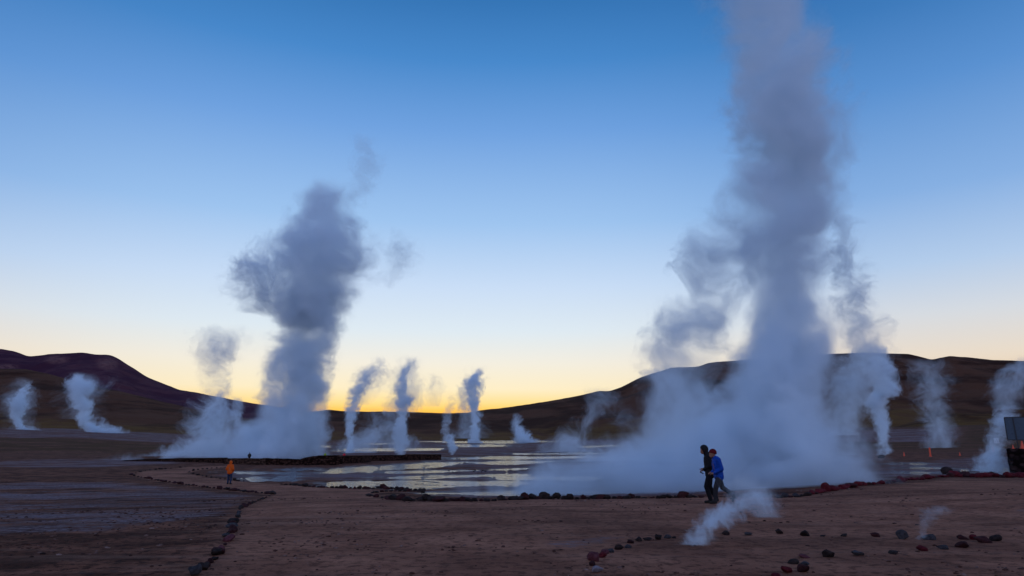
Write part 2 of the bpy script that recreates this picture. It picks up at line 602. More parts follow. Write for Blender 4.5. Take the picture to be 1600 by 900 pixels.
M_VOLC = hill_material('volcano_rock', (0.065, 0.021, 0.034, 1), (0.10, 0.035, 0.044, 1), (0.06, 0.035, 0.025, 1), (0.20, 0.085, 0.075, 1))
M_HILL = hill_material('hill_soil', (0.05, 0.018, 0.010, 1), (0.115, 0.045, 0.024, 1), (0.16, 0.078, 0.022, 1), (0.14, 0.08, 0.06, 1))
hill([(-500, 600), (-300, 575), (-120, 556), (-40, 548), (0, 545), (20, 548), (45, 557), (60, 556), (75, 553), (110, 552), (130, 550.5), (150, 554),
      (172, 554), (185, 560), (200, 570), (232, 590), (280, 609), (310, 614), (350, 622), (400, 631), (450, 638), (520, 652), (620, 670)],
     2600, 5200, M_VOLC, zbase=0, power=1.15, seed=11, amp=0.07, fold=260, scree=[(88, 562, 26, 9), (168, 568, 22, 14), (10, 573, 26, 6)])
hill([(-500, 612), (-200, 590), (0, 576), (40, 577), (80, 585), (130, 600), (190, 612), (240, 624), (290, 636), (340, 646), (420, 660), (520, 672)],
     900, 1900, M_HILL, power=1.0, seed=23, amp=0.05, fold=120)
hill([(380, 668), (440, 650), (480, 644), (500, 642), (514, 639.5), (530, 642), (560, 643), (640, 643.5), (690, 645.5), (730, 645), (756, 640), (780, 638.5), (820, 640), (900, 650), (1000, 664)],
     900, 2000, M_HILL, power=0.95, seed=31, amp=0.05, fold=110)
hill([(690, 655), (745, 643), (790, 637), (850, 628), (900, 619), (935, 611), (953, 611), (975, 603), (1000, 590), (1050, 574), (1092, 573), (1105, 567),
      (1150, 563), (1210, 560), (1290, 553), (1350, 551), (1420, 553), (1437, 557), (1455, 562), (1470, 559), (1485, 556), (1510, 558), (1545, 562), (1600, 564), (1750, 560), (1950, 575), (2200, 600)],
     950, 2100, M_HILL, power=0.9, seed=47, amp=0.06, fold=130)
hill([(1340, 668), (1400, 655), (1450, 626), (1480, 596), (1510, 587), (1560, 584), (1600, 580), (1700, 578), (1900, 590), (2100, 610)],
     850, 1500, M_HILL, power=0.9, seed=53, amp=0.07, fold=90)


# loose gravel on the near ground: uncountable small stones in one mesh
def gravel():
    base = stone_mesh_small()
    n = 9000
    a = np.radians(RNG.uniform(-44, 44, n)); d = 7.0 * (34 / 7.0) ** (RNG.uniform(0, 1, n) ** 0.9)
    X, Y = d * np.sin(a), d * np.cos(a)
    clump = fbm(X / 1.6, Y / 1.6, 3, 91)
    keep = clump + 0.25 * RNG.normal(size=n) > 0.12 + 0.28 * sstep(poly_dist(X, Y, PATH), -0.5, 1.0)
    X, Y = X[keep], Y[keep]
    Z = Hb(X, Y) + relief(X, Y) * (1 - 0.45 * sstep(poly_dist(X, Y, PATH), -0.5, 0.5))
    n = len(X)
    S = 0.007 + 0.022 * RNG.uniform(0, 1, n) ** 3 + 0.0009 * np.hypot(X, Y)
    V = base[0]; Fc = base[1]
    ang = RNG.uniform(0, 6.28, n)
    c_, s_ = np.cos(ang)[:, None], np.sin(ang)[:, None]
    sx = RNG.uniform(0.8, 1.6, n)[:, None]
    x = V[None, :, 0] * sx; y = V[None, :, 1]; z = V[None, :, 2] * RNG.uniform(0.4, 0.8, n)[:, None]
    co = np.stack([(x * c_ - y * s_) * S[:, None] + X[:, None], (x * s_ + y * c_) * S[:, None] + Y[:, None], z * S[:, None] + Z[:, None] + 0.1 * S[:, None]], -1).reshape(-1, 3)
    f = (Fc[None] + (np.arange(n) * len(V))[:, None, None]).reshape(-1, 3)
    me = bpy.data.meshes.new('gravel')
    me.vertices.add(len(co)); me.vertices.foreach_set('co', co.astype(np.float32).ravel())
    me.loops.add(f.size); me.loops.foreach_set('vertex_index', f.astype(np.int32).ravel())
    me.polygons.add(len(f)); me.polygons.foreach_set('loop_start', np.arange(0, f.size, 3, dtype=np.int32))
    me.update(); me.validate()
    m, g, b = principled('gravel', 0.95, 0.06)
    p = g.n('ShaderNodeNewGeometry').outputs['Position']
    g.put(b, 'Base Color', g.ramp(g.noise(p, 3.5, 3, 0.6), [(0.3, (0.02, 0.010, 0.008, 1)), (0.5, (0.08, 0.034, 0.024, 1)), (0.7, (0.26, 0.16, 0.13, 1))]))
    tag(link_mesh('gravel', me, m, smooth=False), kind='stuff')


def stone_mesh_small():
    bm = bmesh.new(); bmesh.ops.create_icosphere(bm, subdivisions=1, radius=1.0)
    V = np.array([v.co[:] for v in bm.verts]) * (1 + 0.25 * RNG.uniform(-1, 1, (len(bm.verts), 1)))
    Fc = np.array([[v.index for v in f.verts] for f in bm.faces])
    bm.free()
    return V, Fc


gravel()
# ------------------------------------------------------------------ stones
def stone_mat(name, a, b2, rough=0.9):
    m, g, b = principled(name, rough, 0.08)
    p = g.n('ShaderNodeTexCoord').outputs['Object']
    oi = g.n('ShaderNodeObjectInfo').outputs['Random']
    n = g.noise(g.v('ADD', p, g.v('SCALE', (17, 31, 7), scale=oi)), 3.5, 6, 0.65)
    c = g.mix(g.smooth(n, 0.35, 0.65), a, b2)
    c = g.mix(g.m('MULTIPLY', g.m('SUBTRACT', oi, 0.0), 0.45), c, tuple(v * 0.45 for v in a[:3]) + (1,))
    g.put(b, 'Base Color', c)
    bump(g, b, g.noise(p, 9, 6, 0.7), 0.12, 0.7)
    return m


MS_DARK = stone_mat('dark_volcanic_stone', (0.022, 0.013, 0.012, 1), (0.055, 0.034, 0.029, 1))
MS_GREY = stone_mat('grey_stone', (0.045, 0.036, 0.038, 1), (0.10, 0.085, 0.088, 1))
MS_RED = stone_mat('red_painted_stone', (0.085, 0.010, 0.014, 1), (0.17, 0.02, 0.026, 1))
MS_PINK = stone_mat('faded_red_stone', (0.11, 0.025, 0.032, 1), (0.19, 0.065, 0.072, 1))
MS_MAROON = stone_mat('maroon_stone', (0.038, 0.013, 0.013, 1), (0.08, 0.024, 0.024, 1))
MS_PALE = stone_mat('pale_stone', (0.24, 0.19, 0.21, 1), (0.36, 0.30, 0.32, 1))


def stone_mesh(seed, sub=3):
    bm = bmesh.new()
    bmesh.ops.create_icosphere(bm, subdivisions=sub, radius=0.5)
    r = random.Random(seed)
    planes = []
    for _ in range(14):
        v = Vector((r.gauss(0, 1), r.gauss(0, 1), r.gauss(0, 1))).normalized()
        planes.append((v, r.uniform(0.26, 0.44)))
    from mathutils import noise as mn_
    off = Vector((r.uniform(0, 50),) * 3)
    for v in bm.verts:
        for n_, d_ in planes:
            k = v.co.dot(n_) - d_
            if k > 0:
                v.co -= n_ * k * 0.95
        v.co += v.co.normalized() * 0.05 * mn_.fractal(v.co * 3 + off, 1.0, 2.0, 3)
    for v in bm.verts:
        v.co.z = v.co.z * 0.78
    me = bpy.data.meshes.new('rock')
    bm.to_mesh(me); bm.free()
    me.polygons.foreach_set('use_smooth', [True] * len(me.polygons))
    return me


STONES = {}
for key, mat in (('dark', MS_DARK), ('grey', MS_GREY), ('red', MS_RED), ('pink', MS_PINK), ('maroon', MS_MAROON), ('pale', MS_PALE)):
    STONES[key] = []
    for i in range(5):
        me = stone_mesh(i * 7 + len(key) * 3 + 1)
        me.materials.append(mat)
        STONES[key].append(me)


def rock(px, py, w, key, label, group, tall=1.0, lift=0.0):
    p = at(px, py)
    p.z = gz(p.x, p.y)
    s = spx(p, w) * 1.08
    o = bpy.data.objects.new('rock', random.choice(STONES[key]))
    C.objects.link(o)
    o.scale = (s * random.uniform(0.95, 1.2), s * random.uniform(0.75, 1.0), s * random.uniform(0.85, 1.1) * tall)
    o.rotation_euler = (random.uniform(-.2, .2), random.uniform(-.2, .2), random.uniform(0, 6.28))
    o.location = (p.x, p.y, p.z + o.scale[2] * (0.20 + lift))
    tag(o, label, 'rock', group)
    return o


# foreground arc and scattered stones, each told apart
fore = [
    (933, 895, 19, 'pale', 'pale pinkish stone nearest the camera at the lower end of the curved stone arc', 1),
    (925, 884, 13, 'maroon', 'dark maroon stone just behind the pale stone at the lower end of the arc', .9),
    (929, 876, 23, 'pink', 'largest faded red stone in the curved arc, above the pale one', .95),
    (941, 871, 15, 'red', 'red stone pressed against the right side of the largest faded red stone', .9),
    (944, 865, 15, 'pink', 'small reddish stone capping the red cluster of the arc', .8),
    (955, 863, 12, 'grey', 'small grey stone between the red cluster and the round dark stone', .8),
    (967, 858, 15, 'dark', 'round dark stone standing alone midway up the curved arc', 1.05),
    (981, 855, 14, 'grey', 'flat grey-brown stone right of the round dark stone in the arc', .7),
    (984, 848, 13, 'maroon', 'maroon stone behind the flat grey-brown stone of the arc', .8),
    (998, 845, 13, 'dark', 'brown round stone on the bend of the arc', .9),
    (1012, 844, 15, 'dark', 'low brown stone in the straight upper part of the arc', .65),
    (1029, 843, 14, 'dark', 'black angular stone with reddish top near the end of the arc', 1.0),
    (1043, 841, 14, 'grey', 'pale blue-grey flat stone near the steaming vent', .7),
    (1053, 841, 8, 'dark', 'small flat stone that ends the arc beside the steaming vent', .6),
    (1134, 836, 13, 'dark', 'dark stone just right of the small foreground steam', .85),
    (1170, 836, 12, 'grey', 'grey-green stone between the small steam and the pointed dark stone', .85),
    (1217, 834, 12, 'dark', 'pointed dark stone standing alone right of the small steam', 1.15),
    (1258, 837, 16, 'dark', 'dark flattish stone second after the pointed one in the back row', .8),
    (1286, 838, 11, 'dark', 'barely raised brown stone between two dark ones in the back row', .4),
    (1319, 838, 14, 'dark', 'low flat dark stone in the middle of the back row', .55),
    (1368, 839, 14, 'maroon', 'small maroon-brown stone left of the blocky one', .85),
    (1410, 842, 22, 'grey', 'large blocky grey-brown stone in the back row', .9),
    (1452, 842, 20, 'grey', 'large rounded grey stone right of the blocky one', .85),
    (1505, 842, 18, 'maroon', 'flat dark red stone left of the right-hand cluster', .7),
    (1521, 842, 13, 'red', 'upright red stone at the start of the right-hand cluster', 1.1),
    (1536, 847, 22, 'maroon', 'big dark red stone in the middle of the right-hand cluster', .85),
    (1554, 845, 20, 'dark', 'dark brown stone at the right end of the right-hand cluster', .85),
    (1441, 860, 16, 'red', 'red stone with a pale chip in the front row below the big stones', .8),
    (1474, 858, 20, 'grey', 'smooth bluish-grey flat stone in the front row', .65),
    (1504, 855, 23, 'maroon', 'long flat maroon stone in the front row under the cluster', .6),
    (1295, 870, 20, 'dark', 'tall dark triangular stone in the front row', 1.1),
    (1340, 868, 19, 'grey', 'rounded grey stone right of the triangular dark one', .75),
    (1394, 865, 16, 'dark', 'small flat dark stone alone between grey and red front stones', .55),
    (1256, 871, 22, 'pink', 'long pinkish stone on top of the bottom heap', .5),
    (1239, 880, 18, 'dark', 'black stone on the left of the bottom heap', .8),
    (1258, 882, 15, 'grey', 'greenish grey stone in the middle of the bottom heap', .7),
    (1230, 895, 18, 'red', 'dark red stone low on the left of the bottom heap', 1.0),
    (1253, 894, 24, 'maroon', 'largest red-brown stone of the bottom heap', .95),
    (1213, 902, 16, 'red', 'bright red stone cut by the bottom edge of the picture', .8),
]
for x, y, w, k, lab, tall in fore:
    rock(x, y, w, k, lab, 'stones marking the foreground vent', tall)


WORD = dict(dark='dark brown', grey='grey', red='dark red', pink='faded red', maroon='maroon', pale='pale')


def row(pts, n, w0, w1, keys, label, group, jit=1.2, parts=None, tall=1.0):
    cp = curve_pts(pts, n)
    for i, (x, y) in enumerate(cp):
        w = (w0 + (w1 - w0) * i / max(1, n - 1)) * random.choice([0.55, 0.75, 0.9, 1.0, 1.15, 1.5])
        k = random.choice(keys)
        where = parts[min(len(parts) - 1, int(i * len(parts) / n))] if parts else ''
        lb = '%s %s%s' % (WORD[k], label, (', ' + where) if where else '')
        ro = rock(x + random.uniform(-jit, jit), y + random.uniform(-.5, .5) * min(1.5, w / 8), w, k, lb, group, tall * random.uniform(0.65, 1.05))
        q0, q1 = at(*cp[max(0, i - 1)]), at(*cp[min(n - 1, i + 1)])
        ro.rotation_euler[2] = math.atan2(q1.y - q0.y, q1.x - q0.x) + random.uniform(-.35, .35)
        gap = (q1 - q0).length / (1 if i in (0, n - 1) else 2)
        ro.scale[0] = max(ro.scale[0], min(ro.scale[0] * 1.7, gap * random.uniform(0.85, 1.15)))


# near part of the left border line, told apart in four stretches
rock(304, 899, 27, 'grey', 'big round bluish-grey boulder at the lower end of the left stone line', 'stones of the left path border', 1.0)
row([(318, 890), (330, 878), (340, 868)], 5, 17, 15, ['dark', 'dark', 'maroon'], 'stone in the left border line just above the big round boulder', 'stones of the left path border', 2.5)
row([(341, 866), (352, 852), (354, 846)], 5, 16, 13, ['pink', 'maroon', 'maroon'], 'stone in the lower third of the left border line', 'stones of the left path border', 4)
row([(354, 842), (360, 832), (366, 822)], 8, 14, 12, ['dark', 'grey', 'maroon'], 'stone in the wide middle stretch of the left border', 'stones of the left path border', 4)
row([(366, 818), (370, 808), (375, 800)], 9, 12, 9, ['dark', 'grey', 'dark', 'maroon'], 'stone where the left border line narrows below its bend', 'stones of the left path border', 3)
row([(375, 797), (385, 790), (402, 783), (420, 776)], 13, 8, 5.5, ['dark', 'dark', 'maroon'], 'small stone below the pointed corner of the left border', 'stones of the left path border', 1, ['by the bend', 'halfway', 'by the corner'])
row([(426, 772), (400, 770), (330, 763), (250, 752), (205, 743)], 42, 8.0, 5, ['maroon', 'dark', 'maroon'], 'small stone in the thin line left of the corner', 'stones of the far left path border', .8, ['beside the corner', 'below the orange walker', 'left of the walker', 'halfway along', 'near the tip', 'at the tip'])
row([(205, 743), (215, 738), (235, 734.5), (290, 730)], 12, 4.5, 3, ['dark'], 'tiny stone in the far line curving back to the low wall', 'stones of the far left path border', .8)
row([(345, 731), (310, 734), (295, 738), (304, 742), (340, 748), (380, 752)], 20, 3.5, 4.5, ['dark'], 'tiny stone round the long puddle beside the walker in orange', 'stones round the long puddle', .8)
row([(440, 757), (500, 762), (560, 763.5), (600, 764), (650, 767), (662, 769)], 32, 7, 10, ['dark', 'dark', 'maroon'], 'stone edging the bright pool', 'stones edging the bright pool', .8, ['at its left end', 'left of its brightest streak', 'under its brightest streak', 'before the hooked end'])
row([(640, 768), (605, 768), (580, 771), (577, 776)], 10, 7, 9, ['dark', 'maroon'], 'stone in the hooked end of the border beside the bright pool', 'stones edging the bright pool', 2)
row([(577, 776), (600, 779.5), (640, 783), (700, 783), (760, 783.5), (800, 781.5), (850, 779.5), (900, 780), (1000, 779), (1096, 777)], 54, 13, 12, ['dark', 'dark', 'dark', 'maroon'], 'stone in the long border line', 'stones of the long border line', 1.5, ['beside the hooked end', 'below the bright pool', 'where the pool fades into steam', 'before the low drifting steam', 'in the middle of the steam front', 'left of the two walkers', 'at the feet of the two walkers'])
row([(1216, 778), (1240, 777), (1262, 775)], 6, 13, 13, ['dark', 'grey', 'maroon'], 'stone at the start of the red line right of the walkers', 'stones of the red border line', 1.5)
row([(1268, 773), (1300, 767), (1340, 760), (1400, 753.5), (1450, 748.5), (1482, 745)], 36, 15, 10, ['red', 'red', 'maroon'], 'stone in the climbing red border line', 'stones of the red border line', 1.0, ['at its low left end', 'below the big steam skirt', 'right of the steam skirt', 'below the narrow steam column', 'at its top right'])
row([(1484, 744.5), (1540, 745.5), (1612, 746)], 24, 13, 11, ['red', 'maroon', 'red'], 'stone in the level part of the red border line', 'stones of the red border line', 1, ['beside the brown boulder', 'below the white notice', 'below the dark platform'])
for i in range(12):
    rock(random.choice([705, 712, 745, 752, 757, 738]) + random.uniform(-5, 5), random.uniform(735.5, 742), random.uniform(1.6, 3), 'dark',
         'tiny dark stone poking out of the shallow pool before the far vents', 'stones in the shallow pool')
for x, y, w, k, lab, tall in [(1480, 741, 20, 'dark', 'brown boulder heaped behind the red border line', 1.0),
                              (1496, 742, 11, 'grey', 'bluish boulder right of the brown one behind the red line', 1.2),
                              (1551, 741, 8, 'dark', 'small dark boulder in the steam by the red border line', 1.0),
                              (1377, 716, 12, 'dark', 'dark mound at the foot of the narrow right-hand steam', .9)]:
    rock(x, y, w, k, lab, 'boulders behind the red border line', tall)


# ------------------------------------------------------------------ walls of the bathing pool
def masonry(name, c1, c2, scale):
    m, g, b = principled(name, 0.97, 0.04)
    p = g.n('ShaderNodeTexCoord').outputs['Object']
    vo = g.n('ShaderNodeTexVoronoi'); vo.inputs['Scale'].default_value = scale
    g.put(vo, 'Vector', g.v('MULTIPLY', p, (1, 1, 1.6)))
    sp = g.n('ShaderNodeSeparateXYZ'); g.put(sp, 0, vo.outputs['Color'])
    c = g.mix(sp.outputs[0], c1, c2)
    c = g.mix(g.smooth(vo.outputs['Distance'], 0.35, 0.6), c, tuple(v * 0.35 for v in c1[:3]) + (1,))
    g.put(b, 'Base Color', c)
    bump(g, b, vo.outputs['Distance'], 0.15, 0.8)
    return m


def wall(name, label, base, hpx, thick, mat, cap=None, n=90):
    """a rough wall on traced base points; hpx = height in photo pixels along it"""
    cp = curve_pts(base, n)
    hs = np.interp(cp[:, 0], [q[0] for q in hpx], [q[1] for q in hpx])
    P3 = []
    for (x, y), h in zip(cp, hs):
        p = at(x, y)
        P3.append((p, spx(p, h)))
    o0 = P3[len(P3) // 2][0]
    bm = bmesh.new()
    prev = None
    lv = 6
    for i, (p, h) in enumerate(P3):
        h = h * (1 + 0.07 * float(fbm(np.array([i / 3.0]), np.array([3.3]), 3, 5)[0]))
        col = []
        a = P3[max(0, i - 1)][0]; b = P3[min(n - 1, i + 1)][0]
        t = (b - a); t.z = 0; t.normalize()
        nn = Vector((-t.y, t.x, 0))
        if nn.y > 0: nn = -nn
        prof = [(0.5, -0.3)] + [(0.5 - 0.06 * k / lv, k / lv) for k in range(lv + 1)] + [(0.0, 1.04)] + [(-0.44 - 0.06 * (lv - k) / lv, k / lv) for k in range(lv, -1, -2)] + [(-0.5, -0.3)]
        for k, (u, z) in enumerate(prof):
            r = 0.06 * thick * (float(fbm(np.array([i / 1.7]), np.array([k * 0.9]), 3, 8)[0]) if k else 0)
            q = p - o0 + nn * (u * thick + r * 2) + Vector((0, 0, z * h))
            col.append(bm.verts.new(q))
        if prev:
            for k in range(len(col) - 1):
                bm.faces.new((prev[k], prev[k + 1], col[k + 1], col[k]))
            bm.faces.new((prev[-1], prev[0], col[0], col[-1]))
        else:
            first = col
        prev = col
    bm.faces.new(first); bm.faces.new(list(reversed(prev)))
    bmesh.ops.recalc_face_normals(bm, faces=bm.faces)
    o = bm_obj(name, bm, mat, loc=o0, smooth=False)
    return tag(o, label, 'wall', 'low walls of the bathing pool')


MW1 = masonry('dark_rubble', (0.035, 0.016, 0.012, 1), (0.075, 0.036, 0.025, 1), 2.2)
MW2 = masonry('pale_rubble', (0.07, 0.036, 0.026, 1), (0.13, 0.072, 0.052, 1), 2.5)
wall('stone_wall', 'long low dark embankment wall left of the walker in orange', [(196, 720), (280, 721.5), (352, 723.5)], [(196, 1), (240, 4), (300, 6), (352, 8)], 0.9, MW1)
wall('stone_wall', 'paler rubble wall directly right of the walker in orange', [(353, 724.5), (400, 726), (418, 726.5)], [(353, 8), (418, 10)], 0.9, MW2, n=50)
wall('stone_wall', 'dark wall in front of the tall left steam column', [(419, 726.5), (480, 727), (528, 726)], [(419, 10), (470, 9), (480, 12), (500, 14), (528, 14)], 0.9, MW1)
wall('stone_wall', 'highest dark wall block right of the left steam column', [(529, 725), (560, 723.5), (575, 722)], [(529, 12), (575, 10)], 1.2, MW1, n=40)
wall('stone_wall', 'dark wall running right beside the bright pool to its corner', [(576, 721), (630, 719.5), (687, 718.5)], [(576, 9), (640, 8.5), (687, 8)], 0.9, MW1)

# ------------------------------------------------------------------ people
def blob(bm, c, r, seg=14):
    """ellipsoid at c with radii r"""
    bmesh.ops.create_uvsphere(bm, u_segments=seg, v_segments=seg - 4, radius=1.0,
                              matrix=Matrix.Translation(c) @ Matrix.Diagonal((r[0], r[1], r[2], 1)))


def limb(bm, a, b, ra, rb, seg=12, sy=1.0):
    a, b = Vector(a), Vector(b)
    d = b - a
    L = d.length
    if L < 1e-6: return
    rot = d.to_track_quat('Z', 'Y').to_matrix().to_4x4()
    bmesh.ops.create_cone(bm, cap_ends=True, segments=seg, radius1=ra, radius2=rb, depth=L,
                          matrix=Matrix.Translation((a + b) / 2) @ rot)
    blob(bm, a, (ra, ra, ra), seg); blob(bm, b, (rb, rb, rb), seg)


def fuse(name, bm, voxel, smooth_it=4, mat=None, parent=None, factor=0.5):
    """one continuous skin over the overlapping volumes"""
    me = bpy.data.meshes.new('tmp'); bm.to_mesh(me); bm.free()
    o = bpy.data.objects.new('tmp', me); C.objects.link(o)
    rm = o.modifiers.new('r', 'REMESH'); rm.mode = 'VOXEL'; rm.voxel_size = voxel
    sm = o.modifiers.new('s', 'SMOOTH'); sm.iterations = smooth_it; sm.factor = factor
    dg = bpy.context.evaluated_depsgraph_get()
    res = bpy.data.meshes.new_from_object(o.evaluated_get(dg))
    bpy.data.objects.remove(o); bpy.data.meshes.remove(me)
    res.name = name
    res.materials.clear()
    return link_mesh(name, res, mat, parent)


M_SKIN = cloth('skin', (0.30, 0.15, 0.10, 1), 0.55, 0.1, 40)
M_HAIR = cloth('hair', (0.03, 0.02, 0.015, 1), 0.6)
M_BLACK = cloth('black_cloth', (0.018, 0.017, 0.02, 1), 0.9)
M_DARKTR = cloth('charcoal_trousers', (0.014, 0.013, 0.016, 1), 0.9)
M_GREYTR = cloth('grey_trousers', (0.03, 0.027, 0.03, 1), 0.9)
M_BLUE = cloth('blue_jacket', (0.006, 0.06, 0.36, 1), 0.55, 0.3)
M_ORANGE = cloth('orange_jacket', (0.72, 0.11, 0.01, 1), 0.6, 0.25)
M_REDK = cloth('red_knit', (0.13, 0.012, 0.016, 1), 0.95)
M_BOOT = cloth('boot_leather', (0.02, 0.016, 0.014, 1), 0.6)
M_NAVY = cloth('navy_jeans', (0.03, 0.04, 0.08, 1), 0.9)


def person(label, loc, rz, H, pose, jacket, trousers, hat=None, hood=False, group=None, voxel=0.016):
    """pose: joints in metres for a 1.75 m person facing +x; every limb tapers"""
    k = H / 1.75
    t = thing('person', label, 'person', loc, group, rz)
    J = {a: Vector(b) for a, b in pose.items()}
    pel, che, nek, hed = J['pelvis'], J['chest'], J['neck'], J['head']
    fw = J.get('look', Vector((1, 0, -0.2))).normalized()
    up = (hed - nek).normalized()
    # body: head, neck, trunk, arms, hands, legs in one skin
    bm = bmesh.new()
    blob(bm, hed, (0.095, 0.075, 0.115), 18)
    blob(bm, hed + fw * 0.035 - Vector((0, 0, 0.055)), (0.055, 0.05, 0.055))      # jaw
    blob(bm, hed + fw * 0.102 - Vector((0, 0, 0.012)), (0.016, 0.012, 0.024), 10)      # nose
    for s in (-1, 1):
        blob(bm, hed + Vector((-0.005, s * 0.078, -0.01)), (0.018, 0.010, 0.032), 10)  # ear
        blob(bm, hed + fw * 0.083 + Vector((0, s * 0.032, 0.03)), (0.014, 0.024, 0.008), 8)  # brow
    blob(bm, hed + fw * 0.088 - Vector((0, 0, 0.055)), (0.012, 0.024, 0.007), 8)       # lips
    limb(bm, nek - up * 0.06, hed - up * 0.06, 0.058, 0.052)
    limb(bm, pel, che, 0.12, 0.13); blob(bm, che + Vector((0, 0, 0.03)), (0.11, 0.17, 0.14))
    limb(bm, che, nek, 0.10, 0.06)
    for s, q in ((1, 'l'), (-1, 'r')):
        limb(bm, J['sh' + q], J['el' + q], 0.048, 0.040)
        limb(bm, J['el' + q], J['wr' + q], 0.038, 0.026)
        limb(bm, J['hip' + q], J['kn' + q], 0.082, 0.055)
        limb(bm, J['kn' + q], J['an' + q], 0.052, 0.036)
        # hand: palm, four curled fingers, thumb
        d = (J['ha' + q] - J['wr' + q]).normalized()
        side = d.cross(Vector((0, 0, 1)))
        if side.length < 0.2: side = Vector((0, 1, 0))
        side.normalize()
        dn = d.cross(side).normalized()
        if dn.z > 0: dn = -dn
        pc_ = J['wr' + q] + d * 0.055
        limb(bm, J['wr' + q], pc_, 0.026, 0.032)
        for f, ln in ((-1.5, 0.062), (-0.5, 0.076), (0.5, 0.080), (1.5, 0.070)):
            b0 = pc_ + side * f * 0.019 + d * 0.015
            b1 = b0 + d * ln * 0.5 + dn * 0.006
            b2 = b1 + d * ln * 0.22 + dn * ln * 0.45
            limb(bm, b0, b1, 0.0095, 0.009, 8); limb(bm, b1, b2, 0.009, 0.0075, 8)
        th = J['wr' + q] + d * 0.03 + side * 0.03 * s
        limb(bm, th, th + side * 0.022 * s + d * 0.035 + dn * 0.008, 0.012, 0.010, 8)
    fuse('body', bm, 0.0085, 2, M_SKIN, t)
    # jacket
    bm = bmesh.new()
    low = pel - Vector((0, 0, 0.09))
    blob(bm, che + Vector((0, 0, 0.05)), (0.135, 0.20, 0.15), 18)
    limb(bm, che + Vector((0, 0, 0.12)), nek + up * 0.01, 0.12, 0.078)
    for s in (-1, 1):
        limb(bm, low + Vector((0, s * 0.075, 0)), che + Vector((0, s * 0.07, 0)), 0.135, 0.135)
    limb(bm, low, pel + Vector((0, 0, 0.05)), 0.15, 0.13)
    for q in 'lr':
        limb(bm, J['sh' + q], J['el' + q], 0.082, 0.068)
        e = J['wr' + q] + (J['el' + q] - J['wr' + q]) * 0.05
        limb(bm, J['el' + q], e, 0.066, 0.046)
        limb(bm, che + Vector((0, 0, 0.08)), J['sh' + q], 0.12, 0.085)
    if hood == 'down':
        blob(bm, nek - fw * 0.07 + Vector((0, 0, 0.02)), (0.08, 0.10, 0.07))
    for i in range(7):      # folds
        a = random.uniform(0, 6.28)
        z = random.uniform(-0.02, 0.35)
        blob(bm, pel + (che - pel) * (z * 2.2) + Vector((0.115 * math.cos(a), 0.19 * math.sin(a), 0)), (0.045, 0.05, 0.018))
    ja = fuse('jacket', bm, voxel, 4, jacket, t)
    # trousers
    bm = bmesh.new()
    blob(bm, pel - Vector((0, 0, 0.02)), (0.135, 0.165, 0.13))
    for q in 'lr':
        limb(bm, J['hip' + q], J['kn' + q], 0.108, 0.080)
        limb(bm, J['kn' + q], J['an' + q] + (J['kn' + q] - J['an' + q]) * 0.04, 0.078, 0.066)
        blob(bm, J['an' + q] + (J['kn' + q] - J['an' + q]) * 0.12, (0.078, 0.07, 0.04))
    fuse('trousers', bm, voxel, 4, trousers, t)
    # boots
    for q in 'lr':
        bm = bmesh.new()
        a = J['an' + q]; toe = J['toe' + q]
        d = (toe - a); 
        limb(bm, a + Vector((0, 0, 0.06)), a - Vector((0, 0, 0.02)), 0.055, 0.058)
        limb(bm, a - Vector((0.02, 0, 0.03)), toe, 0.052, 0.038)
        blob(bm, (a + toe) / 2 - Vector((0, 0, 0.02)), (0.12, 0.05, 0.03))
        fuse('boot', bm, 0.012, 2, M_BOOT, t)
    # head cover
    if hat:
        bm = bmesh.new()
        hc = hed + Vector((-0.012, 0, 0.028)) - fw * 0.01
        blob(bm, hc + Vector((0, 0, 0.01)), (0.112, 0.098, 0.110), 20)
        cut = -0.012
        bmesh.ops.bisect_plane(bm, geom=bm.verts[:] + bm.edges[:] + bm.faces[:], plane_co=hc + Vector((0, 0, cut)), plane_no=Vector((0.28, 0, -1)).normalized(), clear_outer=True)
        b = bm_obj('beanie', bm, hat, t)
        md = b.modifiers.new('thick', 'SOLIDIFY'); md.thickness = 0.012; md.offset = 1
        bm = bmesh.new()
        bmesh.ops.create_cone(bm, cap_ends=False, segments=24, radius1=0.115, radius2=0.113, depth=0.045,
                              matrix=Matrix.Translation(hc + Vector((0.0, 0, cut + 0.012))) @ Matrix.Rotation(-0.27, 4, 'Y') @ Matrix.Diagonal((1, 0.88, 1, 1)))
        br = bm_obj('hat_brim', bm, hat, b)
        md = br.modifiers.new('thick', 'SOLIDIFY'); md.thickness = 0.012
    if hood == 'up':
        bm = bmesh.new()
        blob(bm, hed - fw * 0.022 + Vector((0, 0, 0.012)), (0.122, 0.105, 0.135), 22)
        bmesh.ops.bisect_plane(bm, geom=bm.verts[:] + bm.edges[:] + bm.faces[:], plane_co=hed + fw * 0.045, plane_no=fw, clear_outer=True)
        hd = bm_obj('hood', bm, jacket, t)
        md = hd.modifiers.new('thick', 'SOLIDIFY'); md.thickness = 0.016; md.offset = 0
        bm = bmesh.new(); limb(bm, nek - up * 0.03 - fw * 0.01, nek + up * 0.07 - fw * 0.02, 0.105, 0.085)
        fuse('collar', bm, 0.012, 2, jacket, t)
    if not hat and hood != 'up':
        bm = bmesh.new()
        blob(bm, hed + Vector((-0.02, 0, 0.03)) - fw * 0.012, (0.104, 0.088, 0.105), 18)
        bmesh.ops.bisect_plane(bm, geom=bm.verts[:] + bm.edges[:] + bm.faces[:], plane_co=hed + fw * 0.03, plane_no=(fw + Vector((0, 0, -0.7))).normalized(), clear_outer=True)
        hr = bm_obj('hair', bm, M_HAIR, t)
        md = hr.modifiers.new('thick', 'SOLIDIFY'); md.thickness = 0.012
    t.scale = (k, k, k)
    return t


def stand(px, py):
    p = at(px, py)
    p.z = gz(p.x, p.y)
    return p


